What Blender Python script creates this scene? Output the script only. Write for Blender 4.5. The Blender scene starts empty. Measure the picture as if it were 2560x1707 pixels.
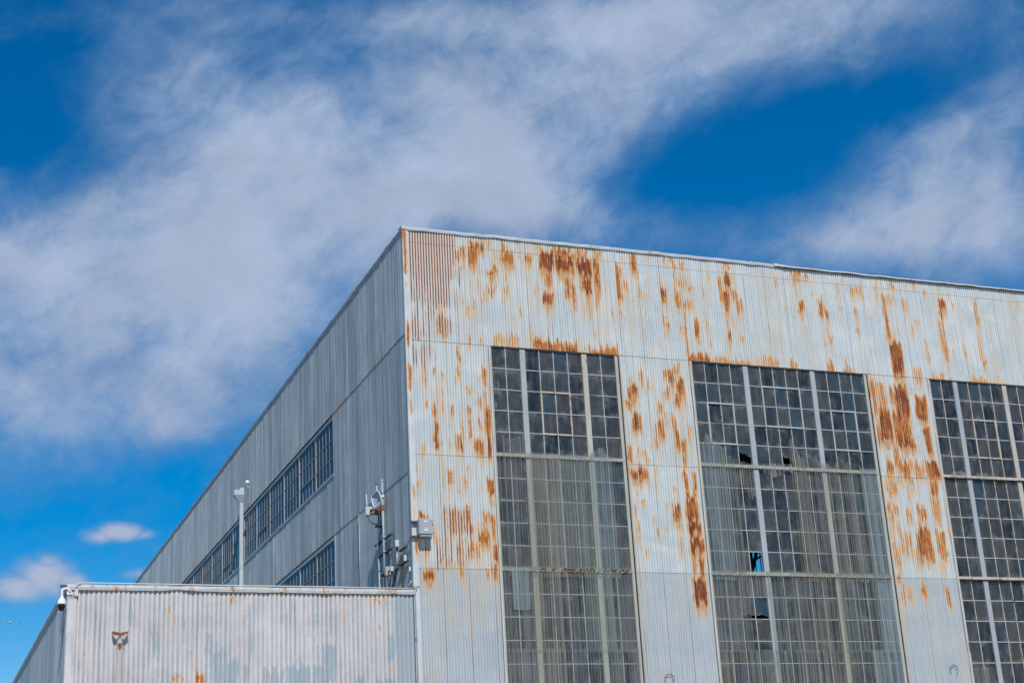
import bpy, math, random
import numpy as np
from mathutils import Vector, Matrix
random.seed(7); rng = np.random.default_rng(11)
S = bpy.context.scene; COL = S.collection; PI = math.pi
# ------------------------------------------------------------------ measured stain maps (x0 x1 z0 z1 strength, metres on the wall)
RUST='''-0.03 0.06 16.58 17.86 0.85;-0.00 0.07 16.22 16.43 0.6;0.01 0.08 14.83 15.26 0.9;1.37 1.71 17.11 17.48 0.6;1.73 2.03 17.01 17.58 0.75;1.77 1.92 17.55 17.75 0.9;1.96 2.22 17.56 17.76 0.95;2.01 2.46 17.70 17.88 0.55;2.01 2.07 16.77 17.03 0.6;2.24 2.57 16.82 17.00 0.8;2.18 2.56 16.28 16.63 0.4;1.94 2.05 16.08 16.68 0.45;2.72 2.80 17.56 17.76 0.85;2.69 3.05 17.20 17.55 0.75;2.69 2.86 17.10 17.19 0.5;2.77 2.83 16.71 17.06 0.65;2.69 2.89 16.32 16.54 0.6;2.68 2.73 15.88 16.53 0.75;1.35 1.39 15.54 16.32 0.6;1.35 1.69 16.84 16.94 0.45;0.78 0.99 16.83 16.96 0.6;0.82 1.16 14.98 15.59 0.45;0.84 1.13 15.61 15.78 0.35;3.17 3.25 17.32 17.87 0.6;1.78 1.83 15.63 16.62 0.35;1.62 1.75 14.87 15.04 0.5;2.32 3.10 14.93 15.16 0.45;3.50 3.86 17.77 17.89 0.45;3.33 3.60 17.18 17.54 0.65;3.26 3.38 17.69 17.83 0.4;3.35 3.40 16.95 17.15 0.6;3.78 4.23 17.11 17.69 0.95;3.89 4.15 16.67 17.12 0.65;3.81 4.15 16.11 16.55 0.8;3.93 4.05 15.95 16.11 0.4;4.20 4.73 17.56 17.88 0.7;4.25 4.80 17.09 17.59 0.95;4.36 4.44 16.73 17.08 0.4;4.46 4.66 16.34 16.98 0.65;4.67 4.79 16.05 16.88 0.75;4.70 4.82 16.06 16.41 0.6;4.68 5.24 17.59 17.85 0.6;4.87 5.33 17.00 17.56 0.92;5.00 5.29 16.49 17.01 0.85;4.90 5.02 16.47 17.00 0.4;4.97 5.26 15.78 16.44 0.3;5.36 5.55 17.13 17.57 0.8;5.35 5.54 16.61 17.14 0.7;5.34 5.47 16.16 16.61 0.5;5.36 5.65 17.57 17.86 0.6;5.74 5.91 17.58 17.67 0.4;6.01 6.06 17.57 17.77 0.5;6.01 6.18 17.10 17.56 0.7;6.00 6.17 16.48 17.29 0.75;6.20 6.39 16.73 17.09 0.5;6.47 6.65 17.33 17.84 0.8;6.37 6.51 17.68 17.81 0.4;6.64 6.75 16.53 17.45 0.45;4.68 4.75 15.61 15.72 0.35;3.83 3.88 15.34 15.82 0.25;4.79 4.98 15.19 15.34 0.35;5.33 5.43 15.46 15.57 0.3;3.46 4.21 14.88 15.09 0.8;3.77 3.98 15.00 15.16 0.7;4.20 4.77 14.86 15.04 0.8;4.77 5.15 14.87 15.04 0.35;5.02 5.91 14.84 15.00 0.75;5.44 5.63 14.96 15.08 0.6;6.48 6.65 17.32 17.83 0.8;6.40 6.50 17.65 17.77 0.4;6.88 7.25 17.73 17.85 0.45;7.45 7.88 17.74 17.86 0.7;7.74 7.92 17.56 17.73 0.7;7.97 8.18 17.58 17.86 0.5;6.63 6.78 16.49 16.90 0.45;7.13 7.22 16.70 16.82 0.4;7.35 7.45 16.89 17.11 0.5;7.33 7.53 16.46 16.90 0.8;7.34 7.46 15.96 16.17 0.65;7.31 7.54 15.70 15.96 0.55;7.17 7.26 15.16 15.45 0.4;7.74 7.95 16.40 16.93 0.65;7.77 8.18 16.99 17.36 0.45;8.04 8.15 17.22 17.42 0.5;8.00 8.14 16.42 16.76 0.65;8.15 8.44 16.90 17.07 0.5;8.13 8.34 16.38 16.73 0.5;7.99 8.07 15.98 16.42 0.65;7.83 7.97 15.71 15.86 0.65;7.95 8.08 15.01 15.99 0.5;8.26 8.44 15.58 16.09 0.7;8.35 8.45 15.25 15.59 0.4;8.63 8.72 16.66 17.11 0.5;8.80 8.93 17.22 17.41 0.4;8.63 8.74 15.51 16.11 0.4;8.67 8.79 15.23 15.49 0.5;9.33 9.60 17.59 17.84 0.55;9.12 9.30 16.90 17.47 0.5;9.16 9.36 16.57 17.06 0.5;9.36 9.57 17.02 17.47 0.8;9.56 9.74 17.36 17.49 0.6;9.27 9.48 16.33 17.02 0.85;9.53 9.74 16.72 17.14 0.65;9.65 9.86 16.36 16.86 0.6;9.31 9.39 15.85 16.21 0.75;9.31 9.42 15.52 15.90 0.7;9.41 9.67 16.06 16.18 0.4;9.64 9.82 15.54 15.79 0.4;9.30 9.38 15.18 15.52 0.45;8.00 8.68 14.87 15.06 0.8;8.66 9.99 14.82 14.96 0.55;8.88 8.98 14.91 15.06 0.5;11.54 11.94 17.59 17.80 0.75;11.96 12.12 17.61 17.79 0.65;11.52 11.69 17.11 17.41 0.4;11.69 11.91 16.54 16.87 0.7;11.55 11.69 16.64 16.78 0.4;12.34 12.54 16.52 17.08 0.7;12.55 12.70 16.39 16.83 0.7;12.13 12.25 16.65 16.80 0.3;12.59 12.69 17.13 17.47 0.45;13.00 13.10 17.13 17.54 0.55;13.25 13.33 17.56 17.75 0.6;13.04 13.16 16.61 16.87 0.45;12.39 12.47 15.64 15.86 0.5;12.56 12.69 15.65 16.02 0.55;12.58 12.66 15.40 15.66 0.4;12.25 12.31 15.92 16.11 0.3;13.48 13.96 17.15 17.45 0.5;13.54 13.68 16.58 16.80 0.65;13.64 13.70 16.25 16.59 0.4;13.47 13.65 16.02 16.21 0.55;14.16 14.59 17.55 17.66 0.4;14.21 14.55 17.32 17.40 0.4;14.86 15.08 17.54 17.81 0.75;14.52 14.71 16.70 17.46 0.6;14.63 15.04 17.21 17.36 0.65;14.54 14.71 15.99 16.89 0.65;14.71 14.85 15.97 16.08 0.5;14.60 15.00 14.88 15.86 0.95;15.25 15.46 16.87 17.30 0.45;15.42 15.55 16.05 16.62 0.35;15.59 15.80 16.45 16.68 0.4;16.58 16.64 17.55 17.75 0.5;16.53 16.82 17.06 17.47 0.8;16.51 16.64 16.71 17.09 0.7;16.77 16.81 16.88 17.11 0.4;16.43 16.64 15.38 16.72 0.45;15.81 15.96 15.38 16.17 0.5;17.77 17.97 16.62 17.44 0.55;17.72 17.94 15.55 16.63 0.3;17.80 17.98 15.35 15.58 0.65;17.13 17.28 15.62 16.16 0.4;16.64 16.94 15.67 15.89 0.3;13.65 13.77 15.08 15.48 0.35;15.29 15.59 14.90 15.20 0.5;15.31 15.61 17.64 17.80 0.3;15.94 16.02 17.54 17.77 0.35;19.48 19.58 17.26 17.62 0.35;10.62 10.72 15.87 16.16 0.5;10.44 10.52 16.98 17.09 0.3;11.31 11.39 15.45 15.78 0.3;10.34 10.47 17.78 17.85 0.4;12.98 13.10 14.92 15.25 0.6;12.40 12.64 14.85 15.07 0.65;11.15 11.46 14.88 15.09 0.6;10.30 10.88 14.90 15.08 0.5;9.61 10.33 14.84 14.96 0.35;12.91 13.32 14.86 15.04 0.55;15.85 16.40 14.82 14.95 0.5;16.53 16.66 14.89 14.98 0.4;17.16 17.90 14.86 14.99 0.55;17.89 18.68 14.85 14.98 0.3;13.67 13.96 14.85 14.91 0.3;0.01 0.10 13.42 14.18 0.75;0.01 0.09 12.85 13.27 0.65;0.03 0.09 12.23 12.57 0.7;0.12 0.16 13.73 13.93 0.35;0.23 0.38 13.87 14.11 0.35;0.40 0.44 13.66 14.14 0.6;0.47 0.52 13.49 14.17 0.65;0.64 0.74 13.81 14.12 0.7;0.63 0.68 13.20 13.68 0.55;0.85 1.02 13.87 14.04 0.55;0.77 0.82 13.21 13.69 0.55;0.85 0.90 12.89 13.58 0.65;1.00 1.04 13.40 13.74 0.6;0.92 0.96 13.35 13.78 0.5;1.32 1.42 14.29 14.74 0.7;1.31 1.41 13.85 14.14 0.75;1.11 1.17 14.59 14.70 0.4;0.64 0.73 12.73 13.21 0.85;0.56 0.62 12.81 13.18 0.55;0.78 0.82 12.98 13.19 0.5;0.93 0.97 12.88 13.16 0.6;1.08 1.20 12.82 13.19 0.6;1.35 1.42 12.90 13.10 0.45;1.52 1.69 12.87 13.17 0.65;1.82 1.89 12.93 13.08 0.4;1.96 2.00 12.96 13.13 0.5;1.80 1.86 13.93 14.13 0.55;1.88 1.99 13.91 14.09 0.55;1.52 1.63 13.37 13.67 0.4;1.81 1.84 13.45 13.80 0.35;0.63 0.74 11.87 12.63 0.9;0.56 0.60 11.88 12.43 0.55;0.87 0.90 12.19 12.45 0.4;1.00 1.06 11.95 12.31 0.6;1.01 1.11 12.54 12.73 0.4;1.21 1.41 11.90 12.38 0.7;1.36 1.42 12.22 12.75 0.7;1.54 1.65 12.23 12.83 0.65;1.65 1.94 11.92 12.37 0.7;1.81 1.94 12.61 12.84 0.6;1.74 1.81 12.07 12.39 0.6;2.01 2.12 13.72 14.34 0.75;2.02 2.09 13.11 13.68 0.7;2.03 2.16 12.68 13.20 0.85;2.04 2.15 11.89 12.90 0.9;1.16 1.25 12.17 12.42 0.4;0.04 0.15 11.80 11.88 0.5;0.03 0.17 14.57 14.71 0.4;0.23 0.28 14.46 14.83 0.35;0.34 0.37 14.22 14.77 0.4;0.55 0.75 14.42 14.62 0.3;0.67 0.72 14.11 14.86 0.3;0.01 0.07 10.70 11.08 0.9;-0.00 0.07 10.20 10.54 0.5;0.09 0.18 11.36 11.62 0.45;0.26 0.38 11.52 11.62 0.45;0.08 0.29 11.05 11.21 0.45;0.35 0.45 11.06 11.19 0.5;0.62 0.67 10.87 11.09 0.35;0.84 0.89 11.06 11.48 0.5;0.94 1.12 11.04 11.55 0.6;1.42 1.56 11.44 11.66 0.5;1.33 1.52 11.12 11.30 0.55;1.65 1.70 11.02 11.18 0.35;1.97 2.17 10.90 11.35 0.9;2.07 2.16 10.62 10.84 0.75;0.16 0.35 10.22 10.46 0.9;0.35 0.47 10.22 10.36 0.6;0.56 0.60 10.24 10.50 0.35;0.80 0.91 9.94 10.46 0.5;0.93 1.13 9.86 10.56 0.6;1.15 1.29 9.80 10.48 0.55;1.32 1.43 9.83 10.48 0.65;1.39 1.50 10.18 10.66 0.85;1.46 1.58 9.79 10.18 0.75;1.52 1.57 10.18 10.49 0.4;1.67 1.72 9.75 10.23 0.7;1.69 2.02 9.60 9.97 0.8;1.82 2.17 10.19 10.50 0.6;1.83 2.01 9.93 10.15 0.6;1.83 1.92 9.49 9.67 0.6;2.07 2.16 9.67 10.46 0.8;2.07 2.19 9.22 9.67 0.85;0.81 0.90 9.53 9.79 0.6;0.94 0.99 9.52 9.86 0.55;0.64 0.74 9.49 9.81 0.4;1.08 1.28 9.30 9.65 0.5;1.40 1.58 9.31 9.70 0.65;1.59 1.80 9.19 9.66 0.45;0.80 1.00 9.02 9.23 0.45;1.02 1.33 9.03 9.22 0.4;1.84 1.92 8.76 9.08 0.65;1.98 2.16 8.77 9.15 0.6;0.22 0.53 8.69 8.99 0.85;0.97 1.04 8.92 9.00 0.45;1.10 1.14 8.73 8.98 0.5;1.18 1.28 8.73 9.01 0.65;1.32 1.35 8.75 8.99 0.4;0.03 0.10 9.32 9.75 0.85;0.13 0.39 9.35 9.46 0.5;0.28 0.39 9.31 9.73 0.5;0.49 0.69 9.63 10.15 0.3;6.08 6.41 13.68 14.10 0.75;6.17 6.26 14.09 14.39 0.45;5.96 6.36 13.50 13.63 0.85;6.08 6.23 13.34 13.50 0.7;6.23 6.39 13.37 13.48 0.35;6.14 6.44 12.69 13.24 0.75;5.95 6.07 11.93 12.48 0.7;6.19 6.55 12.19 12.30 0.55;6.48 6.58 11.88 12.20 0.5;6.13 6.22 11.89 12.25 0.4;6.34 6.48 11.97 12.10 0.3;6.45 6.57 14.13 14.55 0.6;6.62 6.67 14.19 14.40 0.45;6.77 6.92 13.99 14.22 0.3;7.20 7.35 14.18 14.49 0.6;7.35 7.52 14.08 14.59 0.85;7.49 7.74 14.44 14.67 0.6;7.57 7.82 13.77 14.33 0.8;7.18 7.35 13.65 14.05 0.6;7.10 7.20 13.74 13.85 0.5;7.44 7.63 13.53 13.90 0.8;7.62 7.91 13.55 13.69 0.55;6.93 7.12 13.23 13.58 0.65;6.74 6.88 12.32 13.09 0.55;6.91 7.11 12.53 13.10 0.7;7.13 7.25 12.83 13.36 0.5;7.19 7.26 12.45 12.84 0.35;7.31 7.46 12.75 13.25 0.6;7.37 7.54 12.28 12.87 0.7;7.50 7.70 12.25 12.63 0.7;7.52 7.69 11.91 12.25 0.6;7.39 7.46 11.88 12.13 0.45;7.78 7.87 12.35 13.07 0.5;7.60 7.67 12.63 13.15 0.35;5.98 6.53 11.51 11.81 0.75;6.11 6.38 11.29 11.59 0.65;6.08 6.26 11.04 11.24 0.5;6.71 6.78 11.64 11.84 0.6;6.70 6.77 11.12 11.64 0.4;7.50 7.64 11.26 11.80 0.8;7.54 7.69 11.04 11.29 0.75;7.79 7.91 11.27 11.77 0.8;7.78 7.89 11.08 11.30 0.8;7.51 7.88 10.39 11.01 0.85;7.53 7.92 9.98 10.39 0.95;7.53 7.95 9.55 9.93 0.95;7.53 7.71 9.07 9.55 0.6;7.72 7.90 8.91 9.47 0.85;7.52 7.92 8.15 8.91 0.95;7.64 7.91 8.02 8.17 0.4;7.15 7.35 11.09 11.26 0.5;7.11 7.36 10.35 10.81 0.85;7.15 7.30 10.81 10.97 0.45;7.15 7.42 10.11 10.32 0.5;6.90 6.99 10.58 10.88 0.45;6.84 6.99 10.08 10.22 0.45;7.18 7.36 9.46 9.92 0.4;6.01 6.10 10.47 10.88 0.6;6.22 6.35 10.72 10.91 0.5;6.46 6.65 10.44 10.62 0.5;5.99 6.12 10.10 10.26 0.6;6.01 6.16 9.94 10.05 0.6;6.11 6.21 9.70 9.86 0.35;6.21 6.33 9.28 9.62 0.45;13.74 13.95 13.54 14.68 0.6;13.95 14.24 13.71 14.59 0.5;13.88 14.32 12.84 13.82 0.85;14.35 14.55 14.04 14.51 0.7;14.52 14.99 13.54 14.64 0.85;14.34 14.93 12.81 13.80 0.75;14.44 15.05 12.67 13.03 0.8;14.23 14.44 12.10 12.86 0.6;15.21 15.60 13.57 14.36 0.8;15.35 15.59 12.65 13.43 0.8;13.77 13.94 12.58 13.39 0.5;13.92 14.21 11.89 12.34 0.65;14.38 14.70 11.88 12.36 0.75;14.73 15.20 11.92 12.33 0.55;15.25 15.70 11.87 12.40 0.85;13.81 14.50 11.74 11.84 0.6;13.79 14.23 11.29 11.74 0.55;14.45 14.62 11.21 11.76 0.4;14.68 14.97 11.32 11.62 0.3;15.28 15.57 11.34 11.85 0.7;15.23 15.58 10.64 11.34 0.5;13.78 14.18 10.70 11.09 0.6;14.34 14.57 10.66 11.01 0.55;14.75 15.07 10.63 11.07 0.65;14.68 15.09 10.28 10.63 0.4;13.94 14.16 10.21 10.65 0.5;13.75 13.92 10.01 10.70 0.4;13.75 14.03 9.24 10.02 0.45;14.03 14.37 9.59 10.37 0.4;14.28 14.45 9.78 10.37 0.55;14.48 14.62 9.26 9.94 0.55;14.60 15.12 9.50 10.43 0.75;15.24 15.59 9.56 10.45 0.6;15.06 15.52 9.22 9.42 0.35;13.78 13.92 8.81 9.05 0.8;13.84 13.95 8.30 8.53 0.8;13.89 14.25 8.30 8.82 0.4;14.53 14.73 8.49 8.92 0.7;15.30 15.44 8.22 8.89 0.7;15.58 15.67 13.64 14.11 0.3'''
STRIPE='''0.10 1.42 16.91 17.99 1;0.08 1.33 16.41 17.20 0.82;0.08 1.20 15.77 16.81 0.68;0.13 0.83 14.84 16.16 0.5;0.14 0.45 14.80 15.51 0.75;0.82 1.16 14.98 15.59 0.75;0.70 0.76 14.92 17.94 0.85;2.18 2.56 16.26 16.63 0.6;1.47 1.64 16.40 16.98 0.5;0.03 0.75 14.14 14.88 0.45;0.79 1.59 9.80 10.56 0.6;0.54 1.57 9.02 9.86 0.45'''
PAINT='''-3.29 -2.85 7.54 8.25 -0.3;-2.48 -1.91 7.43 8.26 -0.2;-4.82 -4.50 6.22 7.10 -0.7;-5.01 -4.82 6.22 7.36 -0.4;-4.50 -4.25 6.22 6.88 -0.6;-4.17 -3.98 6.22 6.72 -0.6;-3.68 -3.38 6.21 6.67 -0.6;-3.35 -3.19 6.21 6.56 -0.5;-3.11 -2.58 6.21 6.69 -0.6;-2.27 -1.96 6.20 7.18 -0.65;-2.50 -2.27 6.21 6.66 -0.6;-0.74 -0.54 6.83 7.44 -0.6;-3.98 -3.85 6.83 7.48 -0.35;-6.18 -6.07 6.99 7.46 -0.35;-1.54 -1.25 6.20 6.44 -0.5;-1.02 -0.56 6.19 6.41 -0.6;-0.51 0.54 6.19 8.81 -1.2;-3.77 -3.32 7.56 8.19 0.25;-3.88 -2.23 7.40 7.56 0.3;-5.92 -3.98 7.34 7.50 0.25;-1.68 -0.76 7.38 7.74 0.3;-5.80 -5.72 6.32 6.99 -0.3;-5.38 -5.30 6.31 6.99 -0.35;-2.43 -2.38 6.66 7.37 -0.3;-0.67 -0.55 6.44 6.83 0.2;-7.38 -7.34 7.29 8.20 -0.3;-6.94 -6.85 7.49 8.25 -0.3;-6.71 -6.64 7.59 8.25 -0.3;-6.52 -6.44 6.74 7.41 -0.25;-6.20 -6.04 6.82 7.47 -0.3;-7.74 -7.69 7.85 8.26 -0.2;-7.64 -7.54 6.74 7.14 -0.15'''
ARUST='''-4.44 -4.34 8.18 8.34 0.5;-4.14 -4.10 8.10 8.32 0.55;-5.90 -5.85 7.71 8.03 0.45;-5.66 -5.63 7.52 7.82 0.5;-5.81 -5.77 7.95 8.19 0.45;-1.80 -1.74 7.43 7.85 0.45;-2.13 -2.08 7.93 8.26 0.4;-0.93 -0.84 7.60 7.74 0.5;-1.09 -0.71 8.21 8.34 0.45;-5.74 -5.40 6.36 6.46 0.5;-5.21 -5.00 6.23 6.49 0.55;-4.87 -4.74 6.36 6.46 0.4;-3.65 -3.52 6.35 6.45 0.5;-5.29 -5.25 6.62 6.83 0.4;-2.38 -2.33 6.29 6.42 0.45;-2.07 -2.02 6.34 6.45 0.45;-3.49 -0.62 8.31 8.38 0.3;-6.20 -3.49 8.32 8.38 0.25;-0.67 -0.55 6.55 6.69 0.4;-1.88 -1.76 6.34 6.42 0.4;-4.21 -4.15 7.64 7.91 0.3;-6.76 -6.71 7.86 7.96 0.6;-6.84 -6.81 7.89 7.95 0.4;-7.83 -7.78 7.29 7.61 0.55;-8.01 -7.96 7.23 7.42 0.5;-8.02 -7.99 7.46 7.69 0.35;-7.71 -7.64 6.74 6.95 0.45;-7.07 -7.04 7.53 7.67 0.4;-6.09 -6.05 7.43 7.55 0.4;-5.89 -5.84 7.67 7.94 0.5;-6.25 -6.23 8.21 8.29 0.4;-7.98 -7.80 8.32 8.38 0.4'''

def parse(t): return np.array([[float(v) for v in r.split()] for r in t.split(';')])
RUST, STRIPE, PAINT, ARUST = map(parse, (RUST, STRIPE, PAINT, ARUST))
ARUST[:, 4] += .16; RUST[:, 4] += .03
ex = []                                        # many small runs of rust between the big patches
for n_, xa, xb, za, zb, s0, s1 in ((240, .12, 7.0, 15.0, 17.85, .34, .66), (150, .2, 2.2, 9.1, 14.7, .36, .70), (90, 7.0, 21, 15.0, 17.85, .34, .6), (75, 6.0, 8.0, 9.6, 14.7, .36, .66), (95, 13.8, 15.7, 9.4, 14.7, .36, .66), (70, .2, 20, 17.55, 17.87, .4, .7)):
    for _ in range(n_):
        x = random.uniform(xa, xb); z = random.uniform(za, zb); hh = random.choice((.08, .15, .25, .4)); ex.append((x, x+random.choice((.02, .03, .05, .09)), z-hh, z, random.uniform(s0, s1)))
for x0, x1, z0, z1, v in RUST:                  # long thin drips below the strong patches
    if v > .58 and z0 > 15.02 or v > .58 and z0 < 14.5:
        for _ in range(random.choice((1, 2, 2, 3))):
            x = random.uniform(x0, x1); ex.append((x-.012, x+.012, z0-random.uniform(.15, .75), z0+.1, random.uniform(.36, .58)))
RUST = np.concatenate([RUST, np.array(ex)])
fr = (RUST[:, 4] > 0) & (np.arange(len(RUST)) < len(RUST)-len(ex)) & (RUST[:, 2] > 14.78) & (RUST[:, 2] < 15.0) & (RUST[:, 3] < 15.3); RUST[fr, 2] -= .2; RUST[fr, 3] += .05; RUST[fr, 4] -= .04     # rust fringe runs over the sheets' cut edge
# ------------------------------------------------------------------ helpers
def tag(o, label=None, cat=None, group=None, kind=None):
    for k, v in (('label', label), ('category', cat), ('group', group), ('kind', kind)):
        if v: o[k] = v
    return o
def empty(name, loc, label=None, cat=None, group=None):
    o = bpy.data.objects.new(name, None); o.empty_display_size = .2; COL.objects.link(o); o.location = loc
    return tag(o, label, cat, group)
def link(name, me, mat, parent=None):
    o = bpy.data.objects.new(name, me); COL.objects.link(o)
    if mat: me.materials.append(mat)
    if parent:
        o.parent = parent; o.location = -wloc(parent)      # meshes are written in world metres
    return o
def wloc(o):
    v = Vector(o.location)
    while o.parent: o = o.parent; v += Vector(o.location)
    return v
class MB:
    def __init__(s): s.v = []; s.f = []; s.sm = []
    def add(s, vs, fs, smooth=False):
        b = len(s.v); s.v += [tuple(p) for p in vs]; s.f += [tuple(i+b for i in f) for f in fs]; s.sm += [smooth]*len(fs); return s
    def box(s, x0, x1, y0, y1, z0, z1, bev=0.0):
        if bev <= 0:
            return s.add([(x0,y0,z0),(x1,y0,z0),(x1,y1,z0),(x0,y1,z0),(x0,y0,z1),(x1,y0,z1),(x1,y1,z1),(x0,y1,z1)],
                  [(0,3,2,1),(4,5,6,7),(0,1,5,4),(1,2,6,5),(2,3,7,6),(3,0,4,7)])
        b = bev; vs = []; 
        for sx, sy, sz in ((0,0,0),(1,0,0),(1,1,0),(0,1,0),(0,0,1),(1,0,1),(1,1,1),(0,1,1)):
            X, Y, Z = (x0,x1)[sx], (y0,y1)[sy], (z0,z1)[sz]; dx, dy, dz = b*(1-2*sx), b*(1-2*sy), b*(1-2*sz)
            vs += [(X, Y+dy, Z+dz), (X+dx, Y, Z+dz), (X+dx, Y+dy, Z)]
        q = lambda i, k: 3*i+k
        fs = [tuple(q(i,2) for i in (0,3,2,1)), tuple(q(i,2) for i in (4,5,6,7)), tuple(q(i,1) for i in (0,1,5,4)), tuple(q(i,0) for i in (1,2,6,5)),
              tuple(q(i,1) for i in (2,3,7,6)), tuple(q(i,0) for i in (3,0,4,7))]
        fs += [tuple(q(i,k) for k in (0,1,2)) for i in range(8)]
        for i, j, k, l in ((0,1,1,2),(1,2,0,2),(2,3,1,2),(3,0,0,2),(4,5,1,2),(5,6,0,2),(6,7,1,2),(7,4,0,2),(0,4,0,1),(1,5,0,1),(2,6,0,1),(3,7,0,1)):
            fs.append((q(i,k), q(j,k), q(j,l), q(i,l)))
        return s.add(vs, fs)
    def tube(s, pts, r, n=10, caps=True):
        pts = [Vector(p) for p in pts]; rs = r if isinstance(r, (list, tuple)) else [r]*len(pts); vs = []; fs = []; up = None
        for i, p in enumerate(pts):
            t = (pts[min(i+1, len(pts)-1)]-pts[max(i-1, 0)]).normalized()
            if up is None: up = Vector((0,0,1)) if abs(t.z) < .9 else Vector((1,0,0))
            a = t.cross(up).normalized(); b = a.cross(t); up = b
            vs += [p+rs[i]*(math.cos(2*PI*k/n)*a+math.sin(2*PI*k/n)*b) for k in range(n)]
        for i in range(len(pts)-1):
            for k in range(n): fs.append((i*n+k, i*n+(k+1)%n, (i+1)*n+(k+1)%n, (i+1)*n+k))
        if caps: fs += [tuple(range(n-1,-1,-1)), tuple((len(pts)-1)*n+k for k in range(n))]
        return s.add(vs, fs, True)
    def lathe(s, c, prof, n=20, axis='z'):
        vs = []; fs = []
        for r, h in prof:
            for k in range(n):
                a = 2*PI*k/n; p = (r*math.cos(a), r*math.sin(a), h)
                if axis == 'y': p = (p[0], p[2], p[1])
                if axis == 'x': p = (p[2], p[0], p[1])
                vs.append((c[0]+p[0], c[1]+p[1], c[2]+p[2]))
        for i in range(len(prof)-1):
            for k in range(n): fs.append((i*n+k, i*n+(k+1)%n, (i+1)*n+(k+1)%n, (i+1)*n+k))
        return s.add(vs, fs, True)
    def build(s, name, mat, parent=None, smooth_all=False):
        me = bpy.data.meshes.new(name); me.from_pydata(s.v, [], s.f); me.update()
        me.polygons.foreach_set('use_smooth', [bool(x or smooth_all) for x in s.sm])
        return link(name, me, mat, parent)
def npmesh(name, V, F, attrs=None, smooth=True):
    me = bpy.data.meshes.new(name); nf = len(F)
    me.vertices.add(len(V)); me.vertices.foreach_set('co', V.astype(np.float32).ravel())
    me.loops.add(nf*4); me.loops.foreach_set('vertex_index', F.astype(np.int32).ravel())
    me.polygons.add(nf); me.polygons.foreach_set('loop_start', np.arange(0, nf*4, 4, dtype=np.int32)); me.polygons.foreach_set('loop_total', np.full(nf, 4, dtype=np.int32))
    me.update(calc_edges=True); me.polygons.foreach_set('use_smooth', np.full(nf, smooth))
    for k, a in (attrs or {}).items():
        me.attributes.new(k, 'FLOAT', 'POINT').data.foreach_set('value', np.asarray(a, np.float32).ravel())
    return me
def smooth01(t): t = np.clip(t, 0, 1); return t*t*(3-2*t)
def field(xs, zs, blobs, ex, ez, add=False):
    """stain strength on a wall grid: soft-edged patches, strongest wins (or summed)"""
    R = np.zeros((len(zs), len(xs)), np.float32)
    for x0, x1, z0, z1, v in blobs:
        i0, i1 = np.searchsorted(xs, (x0-ex, x1+ex)); j0, j1 = np.searchsorted(zs, (z0-ez, z1+ez))
        if i1 <= i0 or j1 <= j0: continue
        X = xs[i0:i1]; Z = zs[j0:j1]
        gx = smooth01((X-(x0-ex))/(2*ex))*smooth01(((x1+ex)-X)/(2*ex))
        gz = smooth01((Z-(z0-ez))/(2*ez))*smooth01(((z1+ez)-Z)/(2*ez))
        g = v*gz[:, None]*gx[None, :]
        if add: R[j0:j1, i0:i1] += g
        else: R[j0:j1, i0:i1] = np.maximum(R[j0:j1, i0:i1], g)
    return R
WAVE = 0.0733; SHEET = 9*WAVE; AMP = 0.024
def vnoise(x, z, sx, sz, seed):
    """smooth value noise, features about sx wide and sz tall"""
    g = np.random.default_rng(seed).uniform(-1, 1, (64, 512)); u = x/sx+100; v = z/sz+20
    i = np.floor(u).astype(int); j = np.floor(v).astype(int); a = smooth01(u-i); b = smooth01(v-j); G = lambda jj, ii: g[jj % 64, ii % 512]
    return (G(j, i)*(1-a)+G(j, i+1)*a)*(1-b)+(G(j+1, i)*(1-a)+G(j+1, i+1)*a)*b
class Stain:
    """stain map of a wall, looked up with ragged edges: every wave runs a little higher or lower than its neighbour"""
    def __init__(s, blobs, x0, x1, z0, z1, ex, ez, add=False):
        s.x0, s.z0, s.dx, s.dz = x0, z0, .016, .028; s.nx = int((x1-x0)/s.dx)+1; s.nz = int((z1-z0)/s.dz)+1
        s.g = field(x0+s.dx*np.arange(s.nx), z0+s.dz*np.arange(s.nz), blobs, ex, ez, add)
    def __call__(s, X, Z, wave=WAVE, k=1.0):
        wx = .022*vnoise(X, Z, .22, .30, 1)+.016*vnoise(X, Z, .07, .12, 2)
        wz = .10*np.random.default_rng(3).uniform(-1, 1, 4096)[(np.floor(X/wave+.5).astype(int)+700) % 4096]+.06*vnoise(X, Z, .35, .35, 4)+.05*vnoise(X, Z, .035, .1, 5)
        u = np.clip((X+k*wx-s.x0)/s.dx, 0, s.nx-1.01); v = np.clip((Z+k*wz-s.z0)/s.dz, 0, s.nz-1.01); i = u.astype(int); j = v.astype(int); a = u-i; b = v-j; g = s.g
        return (g[j, i]*(1-a)+g[j, i+1]*a)*(1-b)+(g[j+1, i]*(1-a)+g[j+1, i+1]*a)*b
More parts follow.
